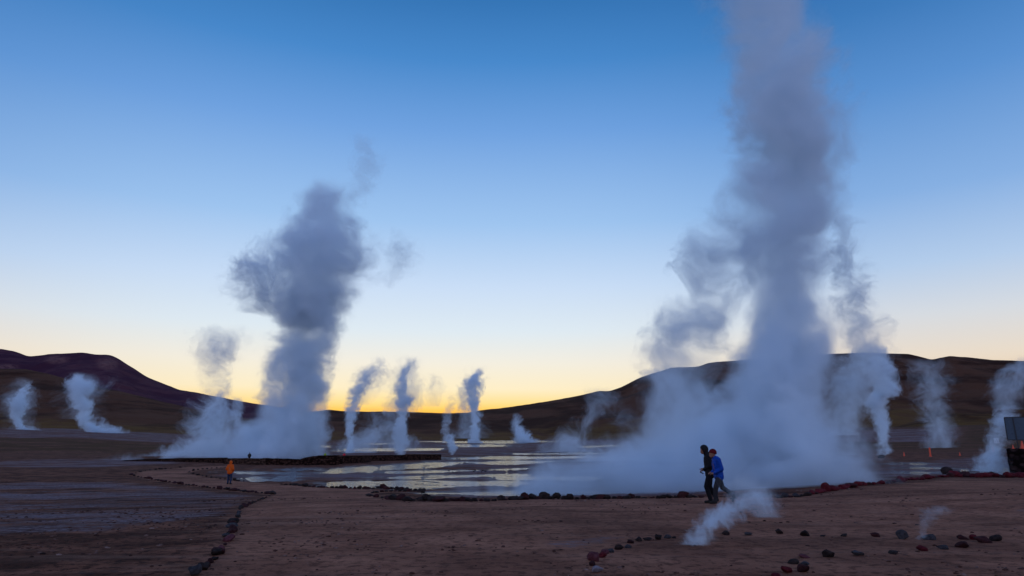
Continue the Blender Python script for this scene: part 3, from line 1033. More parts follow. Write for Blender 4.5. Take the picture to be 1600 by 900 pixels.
walkA = dict(pelvis=(0.0, 0, 0.95), chest=(0.03, 0, 1.27), neck=(0.07, 0, 1.46), head=(0.15, 0, 1.595), look=(1, 0, -0.55),
             shl=(0.03, 0.175, 1.39), shr=(0.03, -0.175, 1.39), ell=(0.00, 0.22, 1.12), elr=(-0.02, -0.22, 1.12),
             wrl=(0.19, 0.10, 1.02), wrr=(0.17, -0.10, 0.99), hal=(0.28, 0.06, 1.03), har=(0.26, -0.05, 0.97),
             hipl=(0, 0.09, 0.90), hipr=(0, -0.09, 0.90), knl=(0.14, 0.09, 0.50), knr=(0.02, -0.09, 0.49),
             anl=(0.03, 0.09, 0.10), anr=(-0.17, -0.09, 0.13), toel=(0.20, 0.10, 0.05), toer=(-0.02, -0.10, 0.04))
walkB = dict(pelvis=(0.0, 0, 0.93), chest=(0.05, 0, 1.24), neck=(0.10, 0, 1.42), head=(0.17, 0, 1.545), look=(1, 0, -0.35),
             shl=(0.05, 0.185, 1.36), shr=(0.05, -0.185, 1.36), ell=(-0.02, 0.24, 1.08), elr=(-0.02, -0.24, 1.08),
             wrl=(0.20, 0.14, 0.95), wrr=(0.19, -0.13, 0.96), hal=(0.30, 0.09, 0.93), har=(0.29, -0.08, 0.95),
             hipl=(0, 0.09, 0.88), hipr=(0, -0.09, 0.88), knl=(0.16, 0.09, 0.49), knr=(-0.12, -0.09, 0.50),
             anl=(0.20, 0.09, 0.10), anr=(-0.47, -0.09, 0.27), toel=(0.37, 0.10, 0.05), toer=(-0.44, -0.10, 0.09))
away = dict(pelvis=(0.0, 0, 0.95), chest=(0.02, 0, 1.27), neck=(0.03, 0, 1.46), head=(0.06, 0, 1.60), look=(1, 0, -0.15),
            shl=(0.02, 0.18, 1.39), shr=(0.02, -0.18, 1.39), ell=(-0.03, 0.29, 1.12), elr=(-0.03, -0.29, 1.12),
            wrl=(0.14, 0.20, 0.95), wrr=(0.14, -0.20, 0.95), hal=(0.20, 0.16, 0.90), har=(0.20, -0.16, 0.90),
            hipl=(0, 0.09, 0.90), hipr=(0, -0.09, 0.90), knl=(0.06, 0.11, 0.49), knr=(0.03, -0.12, 0.49),
            anl=(0.02, 0.12, 0.09), anr=(-0.06, -0.14, 0.09), toel=(0.18, 0.15, 0.04), toer=(0.09, -0.18, 0.04))
pA, pB = stand(1112, 786), stand(1126, 787.5)
person('walker in dark hooded jacket looking down, left one of the pair before the big steam', pA, math.radians(172), 1.80 * (spx(pA, 88) / 1.78), walkA, M_BLACK, M_DARKTR, hood='up', group='two walkers side by side')
person('walker in blue jacket and dark red beanie striding left, half covering the dark one', pB, math.radians(184), 1.75 * (spx(pB, 85) / 1.72), walkB, M_BLUE, M_GREYTR, hat=M_REDK, group='two walkers side by side')
pO = stand(357.5, 757)
person('lone walker in an orange hooded jacket seen from behind on the path', pO, math.radians(82), 1.76 * (spx(pO, 36) / 1.76), away, M_ORANGE, M_NAVY, hood='up', voxel=0.02)
pK = stand(389, 721.5)
pK.y += 0; pK.z = gz(pK.x, pK.y)
person('tiny dark figure standing behind the low wall in front of white steam', pK, math.radians(100), 1.75, dict(away), M_BLACK, M_BLACK, voxel=0.03)
# phone held by the dark walker
bm = bmesh.new()
bmesh.ops.create_cube(bm, size=1, matrix=Matrix.Translation(pA + Vector((-0.295 * 1.0, -0.035, 1.03))) @ Matrix.Rotation(0.5, 4, 'Y') @ Matrix.Diagonal((0.13, 0.075, 0.03, 1)))
bmesh.ops.bevel(bm, geom=bm.edges[:], offset=0.006, segments=2, affect='EDGES')
tag(bm_obj('camera', bm, M_BLACK), 'small dark camera held by the dark hooded walker', 'camera')


# ------------------------------------------------------------------ marker posts, cones, signs at the right
def paint(name, col, rough=0.5):
    m, g, b = principled(name, rough, 0.4)
    p = g.n('ShaderNodeTexCoord').outputs['Object']
    n = g.noise(p, 6, 5, 0.65)
    g.put(b, 'Base Color', g.mix(g.m('MULTIPLY', g.smooth(n, 0.5, 0.75), 0.6), col, tuple(v * 0.5 for v in col[:3]) + (1,)))
    return m


M_OR = paint('orange_plastic', (0.80, 0.09, 0.035, 1))
M_WH = paint('white_paint', (0.72, 0.70, 0.72, 1))
M_IRON = paint('dark_iron', (0.03, 0.028, 0.03, 1))
M_BOARD = paint('blue_grey_board', (0.05, 0.075, 0.105, 1))
M_SPOT = paint('black_marking', (0.04, 0.03, 0.04, 1))


def cone(label, px, py, h):
    p = at(px, py)
    H = spx(p, h)
    t = thing('traffic_cone', label, 'traffic cone', p, 'orange cones by the right-hand vents')
    bm = bmesh.new()
    bmesh.ops.create_cone(bm, cap_ends=True, segments=20, radius1=H * 0.20, radius2=H * 0.05, depth=H * 0.94, matrix=Matrix.Translation((0, 0, H * 0.53)))
    bm_obj('cone_body', bm, M_OR, t, smooth=False)
    bm = bmesh.new()
    bmesh.ops.create_cube(bm, size=1, matrix=Matrix.Translation((0, 0, H * 0.03)) @ Matrix.Diagonal((H * 0.5, H * 0.5, H * 0.06, 1)))
    bmesh.ops.bevel(bm, geom=bm.edges[:], offset=H * 0.02, segments=2, affect='EDGES')
    bm_obj('base', bm, M_OR, t, smooth=False)
    return t


def post(label, px, py, h, w, group):
    p = at(px, py)
    H = spx(p, h); W = spx(p, w)
    t = thing('marker_post', label, 'marker post', p, group)
    bm = bmesh.new()
    bmesh.ops.create_cone(bm, cap_ends=True, segments=16, radius1=W * 0.5, radius2=W * 0.42, depth=H + 0.2, matrix=Matrix.Translation((0, 0, H / 2 - 0.1)))
    bmesh.ops.bevel(bm, geom=[e for e in bm.edges if abs(e.verts[0].co.z - e.verts[1].co.z) < 1e-4 and e.verts[0].co.z > H * 0.5], offset=W * 0.1, segments=3, affect='EDGES')
    bm_obj('post', bm, M_OR, t, smooth=False)
    bm = bmesh.new()
    bmesh.ops.create_cone(bm, cap_ends=True, segments=16, radius1=W * 1.0, radius2=W * 0.75, depth=H * 0.07, matrix=Matrix.Translation((0, 0, H * 0.03)))
    bm_obj('foot', bm, M_OR, t, smooth=False)
    return t


cone('small orange cone right of the narrow steam column', 1413, 713, 6.5)
post('tall orange marker post standing between the vents', 1454, 713.5, 14, 2.8, 'orange posts by the right-hand vents')
cone('faint orange cone behind the mist left of the white sign', 1500, 712, 5.5)
post('short orange-red post in the steam just below the white sign', 1552, 706, 8, 2.8, 'orange posts by the right-hand vents')

# white notice on a thin post in the steam
p = at(1559.5, 709)
k = spx(p, 1)
t = thing('small_sign', 'small white square notice on a thin post inside the right-hand steam', 'sign', p)
bm = bmesh.new(); bmesh.ops.create_cone(bm, cap_ends=True, segments=10, radius1=0.5 * k, radius2=0.5 * k, depth=19 * k, matrix=Matrix.Translation((0, 0, 9 * k)))
bm_obj('post', bm, M_IRON, t)
bm = bmesh.new(); bmesh.ops.create_cube(bm, size=1, matrix=Matrix.Translation((0, -0.9 * k, 20 * k)) @ Matrix.Diagonal((7.5 * k, 0.6 * k, 8 * k, 1)))
bmesh.ops.bevel(bm, geom=bm.edges[:], offset=0.2 * k, segments=2, affect='EDGES')
sb = bm_obj('board', bm, M_WH, t, smooth=False)
bm = bmesh.new()
for sx in (-1, 1):
    bmesh.ops.create_cube(bm, size=1, matrix=Matrix.Translation((sx * 1.7 * k, -1.3 * k, 18.6 * k)) @ Matrix.Rotation(0.15 * sx, 4, 'Y') @ Matrix.Diagonal((1.2 * k, 0.2 * k, 3.0 * k, 1)))
bmesh.ops.create_cube(bm, size=1, matrix=Matrix.Translation((0, -1.3 * k, 20.6 * k)) @ Matrix.Diagonal((1.1 * k, 0.2 * k, 1.6 * k, 1)))
bm_obj('marking', bm, M_SPOT, sb, smooth=False)

# dark stone platform with a panel on it at the right edge
pb = at(1578, 737)
k = spx(pb, 1)
bm = bmesh.new()
L, Dp, Hh = 90 * k, 60 * k, 35 * k
bmesh.ops.create_cube(bm, size=1, matrix=Matrix.Translation((L / 2, Dp / 2, Hh / 2 - 0.3)) @ Matrix.Diagonal((L, Dp, Hh + 0.6, 1)))
bmesh.ops.bevel(bm, geom=bm.edges[:], offset=1.2 * k, segments=2, affect='EDGES')
bmesh.ops.subdivide_edges(bm, edges=bm.edges[:], cuts=12, use_grid_fill=True)
from mathutils import noise as mno
for v in bm.verts:
    v.co += Vector((mno.noise(v.co * 1.7), mno.noise(v.co * 1.7 + Vector((9, 0, 0))), mno.noise(v.co * 1.7 + Vector((0, 9, 0))))) * 0.10
plat = bm_obj('stone_platform', bm, masonry('dark_platform_stone', (0.022, 0.012, 0.012, 1), (0.05, 0.028, 0.026, 1), 1.6), loc=pb, smooth=False)
RZ = -math.atan2(pb.x, pb.y)
plat.rotation_euler = (0, 0, RZ)
tag(plat, 'dark block-like stone platform cut by the right edge of the picture', 'platform')
t = thing('information_board', 'blue-grey board on a dark frame standing on the dark platform', 'notice board', pb + Matrix.Rotation(RZ, 3, 'Z') @ Vector((4 * k, 12 * k, Hh)), rz=RZ)
kk = k * 1.0
bm = bmesh.new()
for x in (11, 44):
    bm = bmesh.new()
    bmesh.ops.create_cube(bm, size=1, matrix=Matrix.Translation((x * kk, 0.6 * k, 24 * kk)) @ Matrix.Rotation(-0.03, 4, 'Y') @ Matrix.Diagonal((1.4 * kk, 1.2 * kk, 50 * kk, 1)))
    bm_obj('post', bm, M_IRON, t, smooth=False)
bm = bmesh.new(); bmesh.ops.create_cube(bm, size=1, matrix=Matrix.Translation((28 * kk, 1.6 * k, 31 * kk)) @ Matrix.Diagonal((56 * kk, 0.7 * k, 34 * kk, 1)))
bp = bm_obj('panel', bm, M_BOARD, t, smooth=False)
bm = bmesh.new()
for z in (13.4, 48.6):
    bmesh.ops.create_cube(bm, size=1, matrix=Matrix.Translation((28 * kk, 1.6 * k, z * kk)) @ Matrix.Diagonal((58 * kk, 1.5 * k, 1.4 * kk, 1)))
for x in (-0.7, 56.7):
    bmesh.ops.create_cube(bm, size=1, matrix=Matrix.Translation((x * kk, 1.6 * k, 31 * kk)) @ Matrix.Diagonal((1.4 * kk, 1.4 * k, 33.6 * kk, 1)))
bm_obj('frame', bm, M_IRON, bp, smooth=False)
for dx, h, lab in ((9, 6, 'small orange-red cone on the dark platform left of the board post'), (21, 12, 'taller red cone on the dark platform at the picture edge')):
    H = h * k
    t = thing('traffic_cone', lab, 'traffic cone', pb + Matrix.Rotation(RZ, 3, 'Z') @ Vector((dx * k, 6 * k, Hh)), 'cones on the dark platform')
    bm = bmesh.new(); bmesh.ops.create_cone(bm, cap_ends=True, segments=18, radius1=H * 0.24, radius2=H * 0.06, depth=H * 0.92, matrix=Matrix.Translation((0, 0, H * 0.52)))
    bm_obj('cone_body', bm, M_OR, t, smooth=False)
    bm = bmesh.new(); bmesh.ops.create_cube(bm, size=1, matrix=Matrix.Translation((0, 0, H * 0.03)) @ Matrix.Diagonal((H * .6, H * .6, H * 0.06, 1)))
    bm_obj('base', bm, M_OR, t, smooth=False)

# two small bright bags left on the bathing pool wall
for px, py, top, w, m, lab in ((537, 724.8, 12.2, 5, paint('red_cloth', (0.6, 0.02, 0.03, 1)), 'small red bag left on the highest wall block'),
                          (507, 726.5, 14.2, 4.5, paint('lime_cloth', (0.30, 0.42, 0.03, 1)), 'small lime green bag left on the dark wall by the steam column')):
    p = at(px, py)
    k = spx(p, 1)
    t = thing('bag', lab, 'bag', p + Vector((0, 0, (top + 0.1) * k)), 'bags on the bathing pool wall')
    bm = bmesh.new(); blob(bm, Vector((0, 0, 1.4 * k)), (w * 0.5 * k, 1.6 * k, 1.5 * k)); blob(bm, Vector((0.5 * k, 0, 2.4 * k)), (w * 0.25 * k, 1.0 * k, 1.1 * k))
    fuse('sack', bm, 0.3 * k, 3, m, t)
    bm = bmesh.new(); limb(bm, (-1 * k, 0, 2.6 * k), (0, 0, 3.9 * k), 0.2 * k, 0.2 * k, 8); limb(bm, (0, 0, 3.9 * k), (1 * k, 0, 2.6 * k), 0.2 * k, 0.2 * k, 8)
    bm_obj('handle', bm, m, t)

for o in bpy.data.objects:
    if len(o.get('label', '').split()) > 16:
        print('LONG', o.name, o['label'])
# ------------------------------------------------------------------ steam
def steam_material(name, H, cx, rr, dn, Cmax, Rmax, R, dens, k2, soft, warp, flat, seed, ns, detail, step, grow, mar):
    mat = bpy.data.materials.new(name)
    mat.use_nodes = True
    mat.node_tree.nodes.clear()
    g = G(mat.node_tree)
    p = g.n('ShaderNodeTexCoord').outputs['Object']
    off = (seed * 13.7, seed * 7.3, seed * 3.1)
    ps = g.v('ADD', p, off)
    w = g.v('SUBTRACT', g.noise(ps, 0.45 * ns / R, 1.0, 0.5, col=True), (0.5, 0.5, 0.5))
    pw = g.v('ADD', p, g.v('SCALE', w, scale=warp * R * 2.0))
    w2 = g.v('SUBTRACT', g.noise(pw, 1.9 * ns / R, 1.0, 0.5, col=True), (0.5, 0.5, 0.5))
    pw = g.v('ADD', pw, g.v('SCALE', w2, scale=warp * R * 0.9))
    s = g.n('ShaderNodeSeparateXYZ'); g.put(s, 0, pw)
    u = g.n('ShaderNodeSeparateXYZ'); g.put(u, 0, p)
    tu = g.m('DIVIDE', u.outputs[2], H)
    cu = g.m('MULTIPLY', g.m('SUBTRACT', g.m('MULTIPLY', g.curve(tu, cx), 2.0), 1.0), Cmax)
    ru = g.m('ADD', g.m('MULTIPLY', g.curve(tu, rr), Rmax * grow), mar)
    dxu = g.m('SUBTRACT', u.outputs[0], cu)
    dyu = g.m('DIVIDE', u.outputs[1], flat)
    qu = g.m('DIVIDE', g.m('SQRT', g.m('ADD', g.m('MULTIPLY', dxu, dxu), g.m('MULTIPLY', dyu, dyu))), ru)
    edge = g.m('MULTIPLY', g.smooth(qu, 0.97, 0.72), g.smooth(tu, 1.0, 0.86))
    t = g.m('DIVIDE', s.outputs[2], H)
    c = g.m('MULTIPLY', g.m('SUBTRACT', g.m('MULTIPLY', g.curve(t, cx), 2.0), 1.0), Cmax)
    r = g.m('MULTIPLY', g.curve(t, rr), Rmax)
    d = g.curve(t, dn)
    dx = g.m('SUBTRACT', s.outputs[0], c)
    dy = g.m('DIVIDE', s.outputs[1], flat)
    q = g.m('SQRT', g.m('ADD', g.m('MULTIPLY', dx, dx), g.m('MULTIPLY', dy, dy)))
    q = g.m('DIVIDE', q, g.m('MAXIMUM', r, 0.01))
    base = g.m('SUBTRACT', 1.0, q)
    n = g.noise(g.v('ADD', pw, off), 1.5 * ns / R, detail, 0.62)
    raw = g.m('ADD', base, g.m('MULTIPLY', g.m('SUBTRACT', n, 0.52), g.m('MULTIPLY', g.m('ADD', 0.8, g.m('MULTIPLY', tu, 0.6)), k2)))
    sm = g.m('POWER', g.smooth(raw, 0.0, soft), 1.4)
    n3 = g.noise(g.v('ADD', pw, (seed * 5.1, 3.0, seed)), 0.9 * ns / R, 2, 0.5)
    sm = g.m('MULTIPLY', sm, g.smooth(n3, 0.30, 0.62, 0.35, 1.35))
    dd = g.m('MULTIPLY', g.m('MULTIPLY', g.m('MULTIPLY', sm, edge), d), dens)
    pv = g.n('ShaderNodeVolumePrincipled')
    pv.inputs['Color'].default_value = (0.88, 0.95, 1.0, 1)
    pv.inputs['Anisotropy'].default_value = 0.1
    g.put(pv, 'Density', dd)
    o = g.n('ShaderNodeOutputMaterial')
    g.put(o, 'Volume', pv.outputs[0])
    mat.cycles.volume_step_rate = step
    return mat


def steam_body(name, Y, rows, od, k2=1.3, soft=0.75, warp=0.5, flat=1.0, ns=1.0, detail=4.0, parent=None, step=1.0, seed=None):
    """rows: (py, left px, right px, relative density) from top to bottom, on the upright plane y = Y."""
    rows = sorted(rows)
    pts = []
    for py, xl, xr, dn in rows:
        a, b = P(xl, py, Y), P(xr, py, Y)
        pts.append((a.z, (a.x + b.x) / 2, (b.x - a.x) / 2, dn))
    pts.sort()
    ext = 0.10 * (pts[-1][0] - pts[0][0])
    pts.append((pts[-1][0] + ext, 2 * pts[-1][1] - pts[-2][1], pts[-1][2], 0.0 if pts[-1][3] < 0.6 else pts[-1][3] * .6))
    z0, z1 = pts[0][0], pts[-1][0]
    x0 = pts[0][1]
    H = z1 - z0
    Cmax = max(abs(p[1] - x0) for p in pts) + 0.1
    Rmax = max(p[2] for p in pts)
    R = sum(p[2] for p in pts) / len(pts)
    dens = od / R
    sd = seed if seed is not None else (len(bpy.data.materials) * 1.37) % 11
    cx = [((p[0] - z0) / H, ((p[1] - x0) / Cmax + 1) / 2) for p in pts]
    rr = [((p[0] - z0) / H, p[2] / Rmax) for p in pts]
    dn = [((p[0] - z0) / H, p[3]) for p in pts]
    # hull: rings round the axis, a little wider than the steam
    bm = bmesh.new()
    N = 20
    rings = []
    mar = (0.35 if warp < 0.7 else 0.6) * warp * R
    grow = 1.0 + 0.12 * k2
    zz = [p[0] for p in pts]
    levels = []
    nlev = max(10, 3 * len(pts))
    for i in range(nlev + 1):
        z = z0 + H * i / nlev
        c = np.interp(z, zz, [p[1] for p in pts]) - x0
        r = np.interp(z, zz, [p[2] for p in pts]) * grow + mar
        levels.append((z - z0, c, r))
    lo, hi = levels[0], levels[-1]
    top = (H + min(mar, 0.5 * hi[2]), hi[1], hi[2] * 0.5)
    for z, c, r in levels + [top]:
        ring = []
        for k in range(N):
            a = 2 * math.pi * k / N
            ring.append(bm.verts.new((c + r * math.cos(a), flat * r * math.sin(a), z)))
        rings.append(ring)
    for a, b in zip(rings, rings[1:]):
        for k in range(N):
            bm.faces.new((a[k], a[(k + 1) % N], b[(k + 1) % N], b[k]))
    bm.faces.new(list(reversed(rings[0])))
    bm.faces.new(rings[-1])
    me = bpy.data.meshes.new(name)
    bm.to_mesh(me); bm.free()
    o = bpy.data.objects.new(name, me)
    C.objects.link(o)
    me.materials.append(steam_material('steam', H, cx, rr, dn, Cmax, Rmax, R, dens, k2, soft, warp, flat, sd, ns, detail, step, grow, mar))
    loc = Vector((x0, Y, z0))
    if parent:
        o.parent = parent
        o.location = loc - parent.location
    else:
        o.location = loc
    return o


def plume(label, bx, by, bodies, group=None, cat='steam plume', dy=0.0):
    """a vent at ground point (bx, by) and its steam bodies: (part name, rows, optical depth, options)"""
    p = at(bx, by)
    t = thing('steam_plume', label, cat, p, group)
    for nm, rows, od, kw in bodies:
        kw = dict(kw)
        y = p.y + kw.pop('dy', 0.0)
        steam_body(nm, y, rows, od, parent=t, **kw)
    return t
# ------------------------------------------------------------------ the plumes
plume('huge steam column rising out of the top of the picture behind the two walkers', 1215, 757, [
    ('steam_column', [(-70, 1085, 1285, .3), (0, 1098, 1285, .5), (50, 1112, 1290, .6), (100, 1120, 1308, .75), (150, 1118, 1322, .95), (200, 1115, 1340, 1), (240, 1140, 1335, 1), (280, 1128, 1318, 1), (330, 1112, 1318, 1),
                      (360, 1110, 1310, 1), (400, 1125, 1305, 1), (450, 1150, 1305, 1.1), (500, 1160, 1312, 1.2), (550, 1135, 1325, 1.3), (600, 1115, 1325, 1.3), (650, 1075, 1340, 1.3),
                      (700, 1020, 1366, 1.2), (740, 985, 1385, 1.2), (772, 960, 1395, 1.2)], 4.4, dict(k2=1.7, warp=.36, ns=1.6, detail=6, step=.4)),
    ('steam_skirt', [(660, 1010, 1345, .3), (685, 930, 1360, .6), (705, 870, 1370, .9), (730, 790, 1385, 1.3), (758, 715, 1400, 1.7), (776, 670, 1410, 1.9)], 4.6, dict(k2=1.3, warp=.3, flat=.35, ns=2.4, step=.4, soft=.6)),
    ('steam_veil', [(330, 1110, 1160, .3), (370, 1080, 1190, .8), (410, 1065, 1185, 1), (450, 1055, 1170, .8), (490, 1015, 1160, .9), (530, 985, 1145, .9), (570, 975, 1130, .8), (610, 985, 1150, 1), (660, 960, 1180, 1), (720, 930, 1200, 1)],
     1.5, dict(k2=2.4, warp=.8, ns=1.3, detail=6, step=.5, dy=4)),
    ('steam_veil', [(330, 1290, 1330, .3), (380, 1285, 1350, .8), (430, 1290, 1372, 1), (480, 1300, 1378, .9), (530, 1310, 1395, .8), (570, 1290, 1400, .8), (620, 1280, 1370, 1), (680, 1280, 1360, 1)],
     1.25, dict(k2=2.5, warp=.9, ns=1.2, detail=6, step=.5, dy=3)),
])
plume('tall billowing steam column on the left behind the low walls', 445, 718, [
    ('steam_column', [(455, 428, 540, .6), (480, 430, 540, 1), (520, 424, 532, 1.3), (560, 420, 526, 1.3), (590, 416, 518, 1.2), (605, 416, 514, 1.1),
                      (625, 400, 515, 1.2), (660, 385, 512, 1.2), (700, 355, 515, 1.3), (722, 330, 515, 1.6)], 3.9, dict(k2=1.6, warp=.4, ns=1.3, detail=6, step=.4)),
    ('steam_cloud', [(300, 470, 565, .6), (330, 442, 582, 1), (360, 422, 588, 1), (390, 410, 598, 1), (420, 405, 600, .9), (450, 408, 580, .8), (485, 415, 550, .8), (510, 420, 540, .5)], 3.1, dict(k2=1.7, warp=.45, ns=1.7, detail=6, step=.4)),
    ('steam_cloud', [(370, 410, 470, .5), (395, 380, 475, .8), (425, 350, 480, 1), (455, 345, 480, .9), (490, 365, 460, .6)], 1.6, dict(k2=2.6, warp=.8, ns=1.6, detail=6, step=.4, dy=2)),
    ('steam_veil', [(540, 415, 445, .4), (580, 405, 450, .9), (620, 400, 450, 1), (660, 400, 450, .6)], .9, dict(k2=2.2, warp=.7, ns=1.2, detail=5, step=.5)),
    ('steam_veil', [(480, 520, 545, .3), (520, 500, 530, .6), (580, 495, 525, .9), (620, 490, 520, .9), (670, 480, 520, .9), (715, 480, 520, .8)], 1.0, dict(k2=2.2, warp=.8, ns=1.2, detail=5, step=.5)),
    ('steam_skirt', [(655, 340, 490, .4), (680, 290, 505, .9), (700, 235, 512, 1.2), (710, 195, 515, 1.5), (721, 165, 515, 1.6)], 4.0, dict(k2=1.6, warp=.3, flat=.3, ns=2.2, step=.5, soft=.5)),
    ('steam_veil', [(360, 600, 640, .4), (390, 590, 660, .8), (420, 585, 650, .6), (450, 580, 620, .4)], .4, dict(k2=2.6, warp=.9, ns=1.5, detail=6, step=.5)),
    ('steam_veil', [(215, 545, 580, .5), (250, 550, 605, .8), (280, 540, 600, .7), (310, 535, 580, .8)], .35, dict(k2=2.4, warp=.8, ns=1.2, detail=5, step=.5)),
])
plume('ragged grey steam left of the tall column, with a wisp over the hill slope', 325, 712, [
    ('steam_column', [(525, 330, 385, .4), (545, 310, 385, .7), (565, 310, 365, .6), (590, 320, 365, .5), (612, 320, 370, .9), (640, 300, 372, 1.3), (670, 295, 370, 1.4), (700, 265, 380, 1.6), (717, 225, 400, 1.8)], 1.7, dict(k2=2.3, warp=.8, ns=1.6, detail=5, step=.5)),
    ('steam_wisp', [(515, 325, 395, .4), (535, 290, 400, .9), (555, 285, 380, .8), (580, 300, 370, .6), (605, 315, 365, .4)], .4, dict(k2=2.4, warp=.9, ns=1.4, detail=6)),
    ('steam_branch', [(625, 355, 385, .5), (650, 355, 385, 1), (680, 370, 410, 1), (705, 360, 430, 1)], 1.6, dict(k2=2.0, warp=.7, ns=1.3, detail=5)),
])
plume('thin steam at the far left edge of the plain', 32, 671, [
    ('steam_column', [(598, 36, 50, .4), (615, 22, 48, .8), (630, 12, 44, 1), (650, 13, 37, 1.5), (665, 20, 40, 1.6), (673, 26, 60, 1.6)], 3.8, dict(k2=2.0, warp=.7, ns=1.4, detail=5)),
    ('steam_wisp', [(595, 20, 60, .5), (620, 5, 58, .9), (650, 2, 50, .6), (672, 5, 70, .5)], .5, dict(k2=2.5, warp=.9, ns=1.5, detail=6)),
    ('steam_skirt', [(664, 30, 55, .5), (674, 28, 75, 1)], 2.0, dict(k2=1.8, warp=.4, flat=.4, ns=1.5))])
plume('bright steam with a long low tail on the left plain', 140, 675, [
    ('steam_column', [(588, 108, 140, .4), (602, 100, 150, .7), (615, 105, 138, 1.2), (632, 112, 147, 1.5), (650, 117, 142, 1.6), (665, 124, 150, 1.6), (676, 130, 170, 1.6)], 4.2, dict(k2=1.8, warp=.7, ns=1.4, detail=5)),
    ('steam_wisp', [(588, 110, 165, .5), (605, 92, 170, 1), (630, 92, 160, .6), (655, 100, 160, .5)], .55, dict(k2=2.5, warp=.9, ns=1.5, detail=6)),
    ('steam_skirt', [(652, 142, 165, .5), (662, 140, 182, 1), (670, 135, 198, 1.2), (677, 130, 212, 1.4)], 2.4, dict(k2=1.8, warp=.35, flat=.4, ns=2))])
plume('small bright steam column right behind the low wall, leaning right at its top', 547, 708, [
    ('steam_column', [(580, 560, 592, .25), (600, 550, 585, .45), (620, 538, 570, .5), (638, 535, 568, .7), (655, 536, 558, 1.5), (672, 536, 556, 1.6), (690, 540, 556, 1.8), (709, 538, 558, 1.8)], 3.6, dict(k2=1.8, warp=.7, ns=1.3, detail=5)),
    ('steam_wisp', [(560, 570, 612, .4), (585, 550, 610, .9), (608, 545, 600, .8), (632, 550, 590, .5)], .8, dict(k2=2.5, warp=.9, ns=1.5, detail=6)),
    ('steam_veil', [(640, 560, 600, .4), (665, 555, 610, .7), (690, 522, 610, 1), (708, 520, 600, .8)], .9, dict(k2=2.4, warp=.8, ns=1.4, detail=5, dy=8))])
plume('tallest of the small steam columns, rising behind the end of the low wall', 632, 711, [
    ('steam_column', [(568, 625, 655, .5), (590, 617, 642, .7), (610, 614, 642, .8), (625, 614, 648, 1), (645, 617, 642, 1.3), (670, 612, 640, 1.5), (692, 612, 640, 1.6), (712, 622, 640, 1.6)], 3.6, dict(k2=1.7, warp=.7, ns=1.3, detail=5)),
    ('steam_wisp', [(560, 622, 665, .4), (590, 605, 662, .7), (620, 600, 665, .9), (645, 600, 655, .7)], .75, dict(k2=2.5, warp=.9, ns=1.5, detail=6)),
    ('steam_veil', [(585, 660, 690, .3), (610, 655, 700, .7), (635, 650, 690, .4)], .4, dict(k2=2.5, warp=.9, ns=1.3, detail=5)),
    ('steam_veil', [(620, 600, 625, .4), (660, 590, 630, .8), (690, 585, 655, 1), (704, 590, 665, 1)], .9, dict(k2=2.2, warp=.8, ns=1.4, detail=5, dy=6))])
plume('short steam puff in front of the far vents, right of the wall end', 708, 711, [
    ('steam_column', [(678, 695, 715, .5), (690, 695, 715, 1), (702, 700, 716, 1.4), (711, 704, 712, 1.6)], 2.0, dict(k2=1.8, warp=.7, ns=1.3, detail=5))])
plume('pale thin steam beside the knotted column at the foot of the ridge', 700, 692, [
    ('steam_column', [(630, 695, 720, .3), (645, 690, 712, .6), (665, 688, 708, .8), (692, 690, 704, 1)], 1.1, dict(k2=2.2, warp=.8, ns=1.3, detail=5))])
plume('knotted dark-topped steam column in front of the sunset ridge', 742, 692, [
    ('steam_column', [(583, 738, 756, .8), (600, 722, 757, .9), (620, 725, 752, .9), (640, 730, 754, 1), (655, 732, 750, 1.5), (675, 734, 750, 1.8), (693, 728, 760, 1.8)], 3.6, dict(k2=1.8, warp=.75, ns=1.3, detail=5)),
    ('steam_wisp', [(575, 728, 770, .4), (600, 705, 768, .8), (630, 700, 765, .9), (655, 705, 760, .8), (685, 700, 765, .8)], .8, dict(k2=2.5, warp=.9, ns=1.6, detail=6)),
    ('steam_veil', [(598, 716, 730, .4), (618, 712, 735, .7), (640, 712, 735, .4)], 1.0, dict(k2=2.4, warp=.8, ns=1.3, detail=5))])
plume('low steam with a ragged right tail at the foot of the right mountain', 815, 691, [
    ('steam_column', [(648, 797, 815, .4), (662, 796, 818, .8), (678, 798, 830, 1.2), (692, 796, 848, 1.4)], 2.4, dict(k2=2.0, warp=.7, ns=1.6, detail=5))])
plume('faint steam before the mountain left of the great skirt of steam', 905, 706, [
    ('steam_column', [(610, 905, 960, .4), (640, 900, 960, .6), (665, 880, 940, .7), (690, 850, 940, 1), (708, 830, 950, 1)], .9, dict(k2=2.2, warp=.8, ns=1.6, detail=5))])
plume('pale drifting steam over the mountain slope left of the huge column', 1000, 720, [
    ('steam_column', [(575, 1030, 1090, .4), (600, 985, 1100, .8), (640, 980, 1130, .9), (680, 950, 1140, 1), (705, 900, 1150, 1), (728, 840, 1150, 1)], 1.15, dict(k2=2.2, warp=.7, ns=1.8, detail=5))])
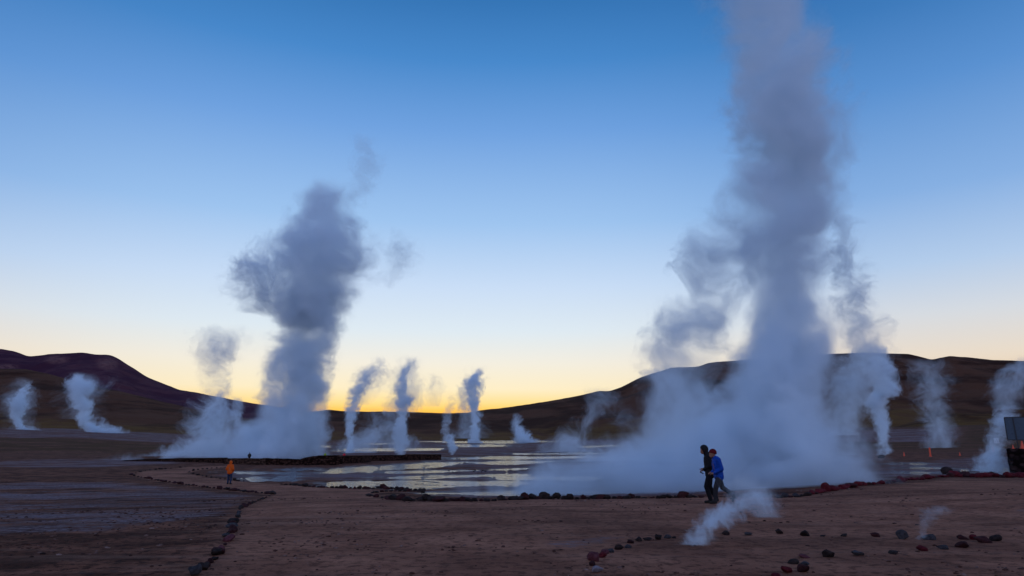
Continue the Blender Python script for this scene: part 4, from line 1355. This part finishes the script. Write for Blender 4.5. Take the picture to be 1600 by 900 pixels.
plume('narrow bright steam column against the dark mountain on the right', 1381, 712, [
    ('steam_column', [(545, 1345, 1390, .25), (562, 1345, 1390, .8), (585, 1352, 1402, 1.1), (605, 1358, 1408, 1.3), (630, 1350, 1392, 1.4), (660, 1360, 1390, 1.5), (690, 1364, 1392, 1.6), (713, 1375, 1388, 1.7)], 4.0, dict(k2=1.8, warp=.7, ns=1.4, detail=5)),
    ('steam_veil', [(530, 1350, 1385, .3), (560, 1310, 1370, .6), (620, 1320, 1350, .9), (680, 1310, 1345, .9), (712, 1315, 1350, .7)], .9, dict(k2=2.3, warp=.8, ns=1.4, detail=5, dy=6))])
plume('faint steam hanging over the mountain between narrow column and right edge', 1470, 700, [
    ('steam_column', [(565, 1410, 1470, .4), (600, 1420, 1490, .8), (640, 1425, 1485, .8), (680, 1440, 1500, 1), (702, 1440, 1500, .8)], .7, dict(k2=2.2, warp=.8, ns=1.4, detail=5))])
plume('wide purple-grey steam by the dark platform at the right edge', 1548, 736, [
    ('steam_column', [(635, 1560, 1585, .7), (660, 1548, 1590, 1), (685, 1540, 1580, 1), (705, 1525, 1578, 1.2), (722, 1515, 1580, 1.3), (740, 1512, 1592, 1.3)], 1.6, dict(k2=1.8, warp=.6, ns=1.6, detail=5)),
    ('steam_veil', [(560, 1570, 1625, .5), (600, 1545, 1620, 1), (640, 1550, 1610, .7)], .8, dict(k2=2.2, warp=.8, ns=1.3, detail=5, dy=5))])
plume('small low puff of steam drifting from the foreground vent across the walkers feet', 1070, 853, [
    ('steam_column', [(770, 1150, 1212, .45), (785, 1125, 1205, .8), (800, 1100, 1178, 1.1), (815, 1082, 1155, 1.3), (830, 1070, 1132, 1.4), (845, 1063, 1112, 1.5), (854, 1062, 1105, 1.6)], 1.5, dict(k2=2.3, warp=.6, ns=1.7, detail=6, soft=.8, step=.6)),
    ('steam_veil', [(735, 1130, 1190, .3), (760, 1120, 1220, .8), (785, 1140, 1228, 1), (808, 1160, 1222, .9)], .7, dict(k2=2.0, warp=.6, ns=1.6, detail=5, soft=.7))])
plume('barely visible wisp of steam beside the large rounded grey stone', 1438, 843, [
    ('steam_column', [(792, 1445, 1490, .5), (815, 1435, 1465, .8), (843, 1428, 1445, 1)], .35, dict(k2=2.0, warp=.8, ns=1.3, detail=4))])
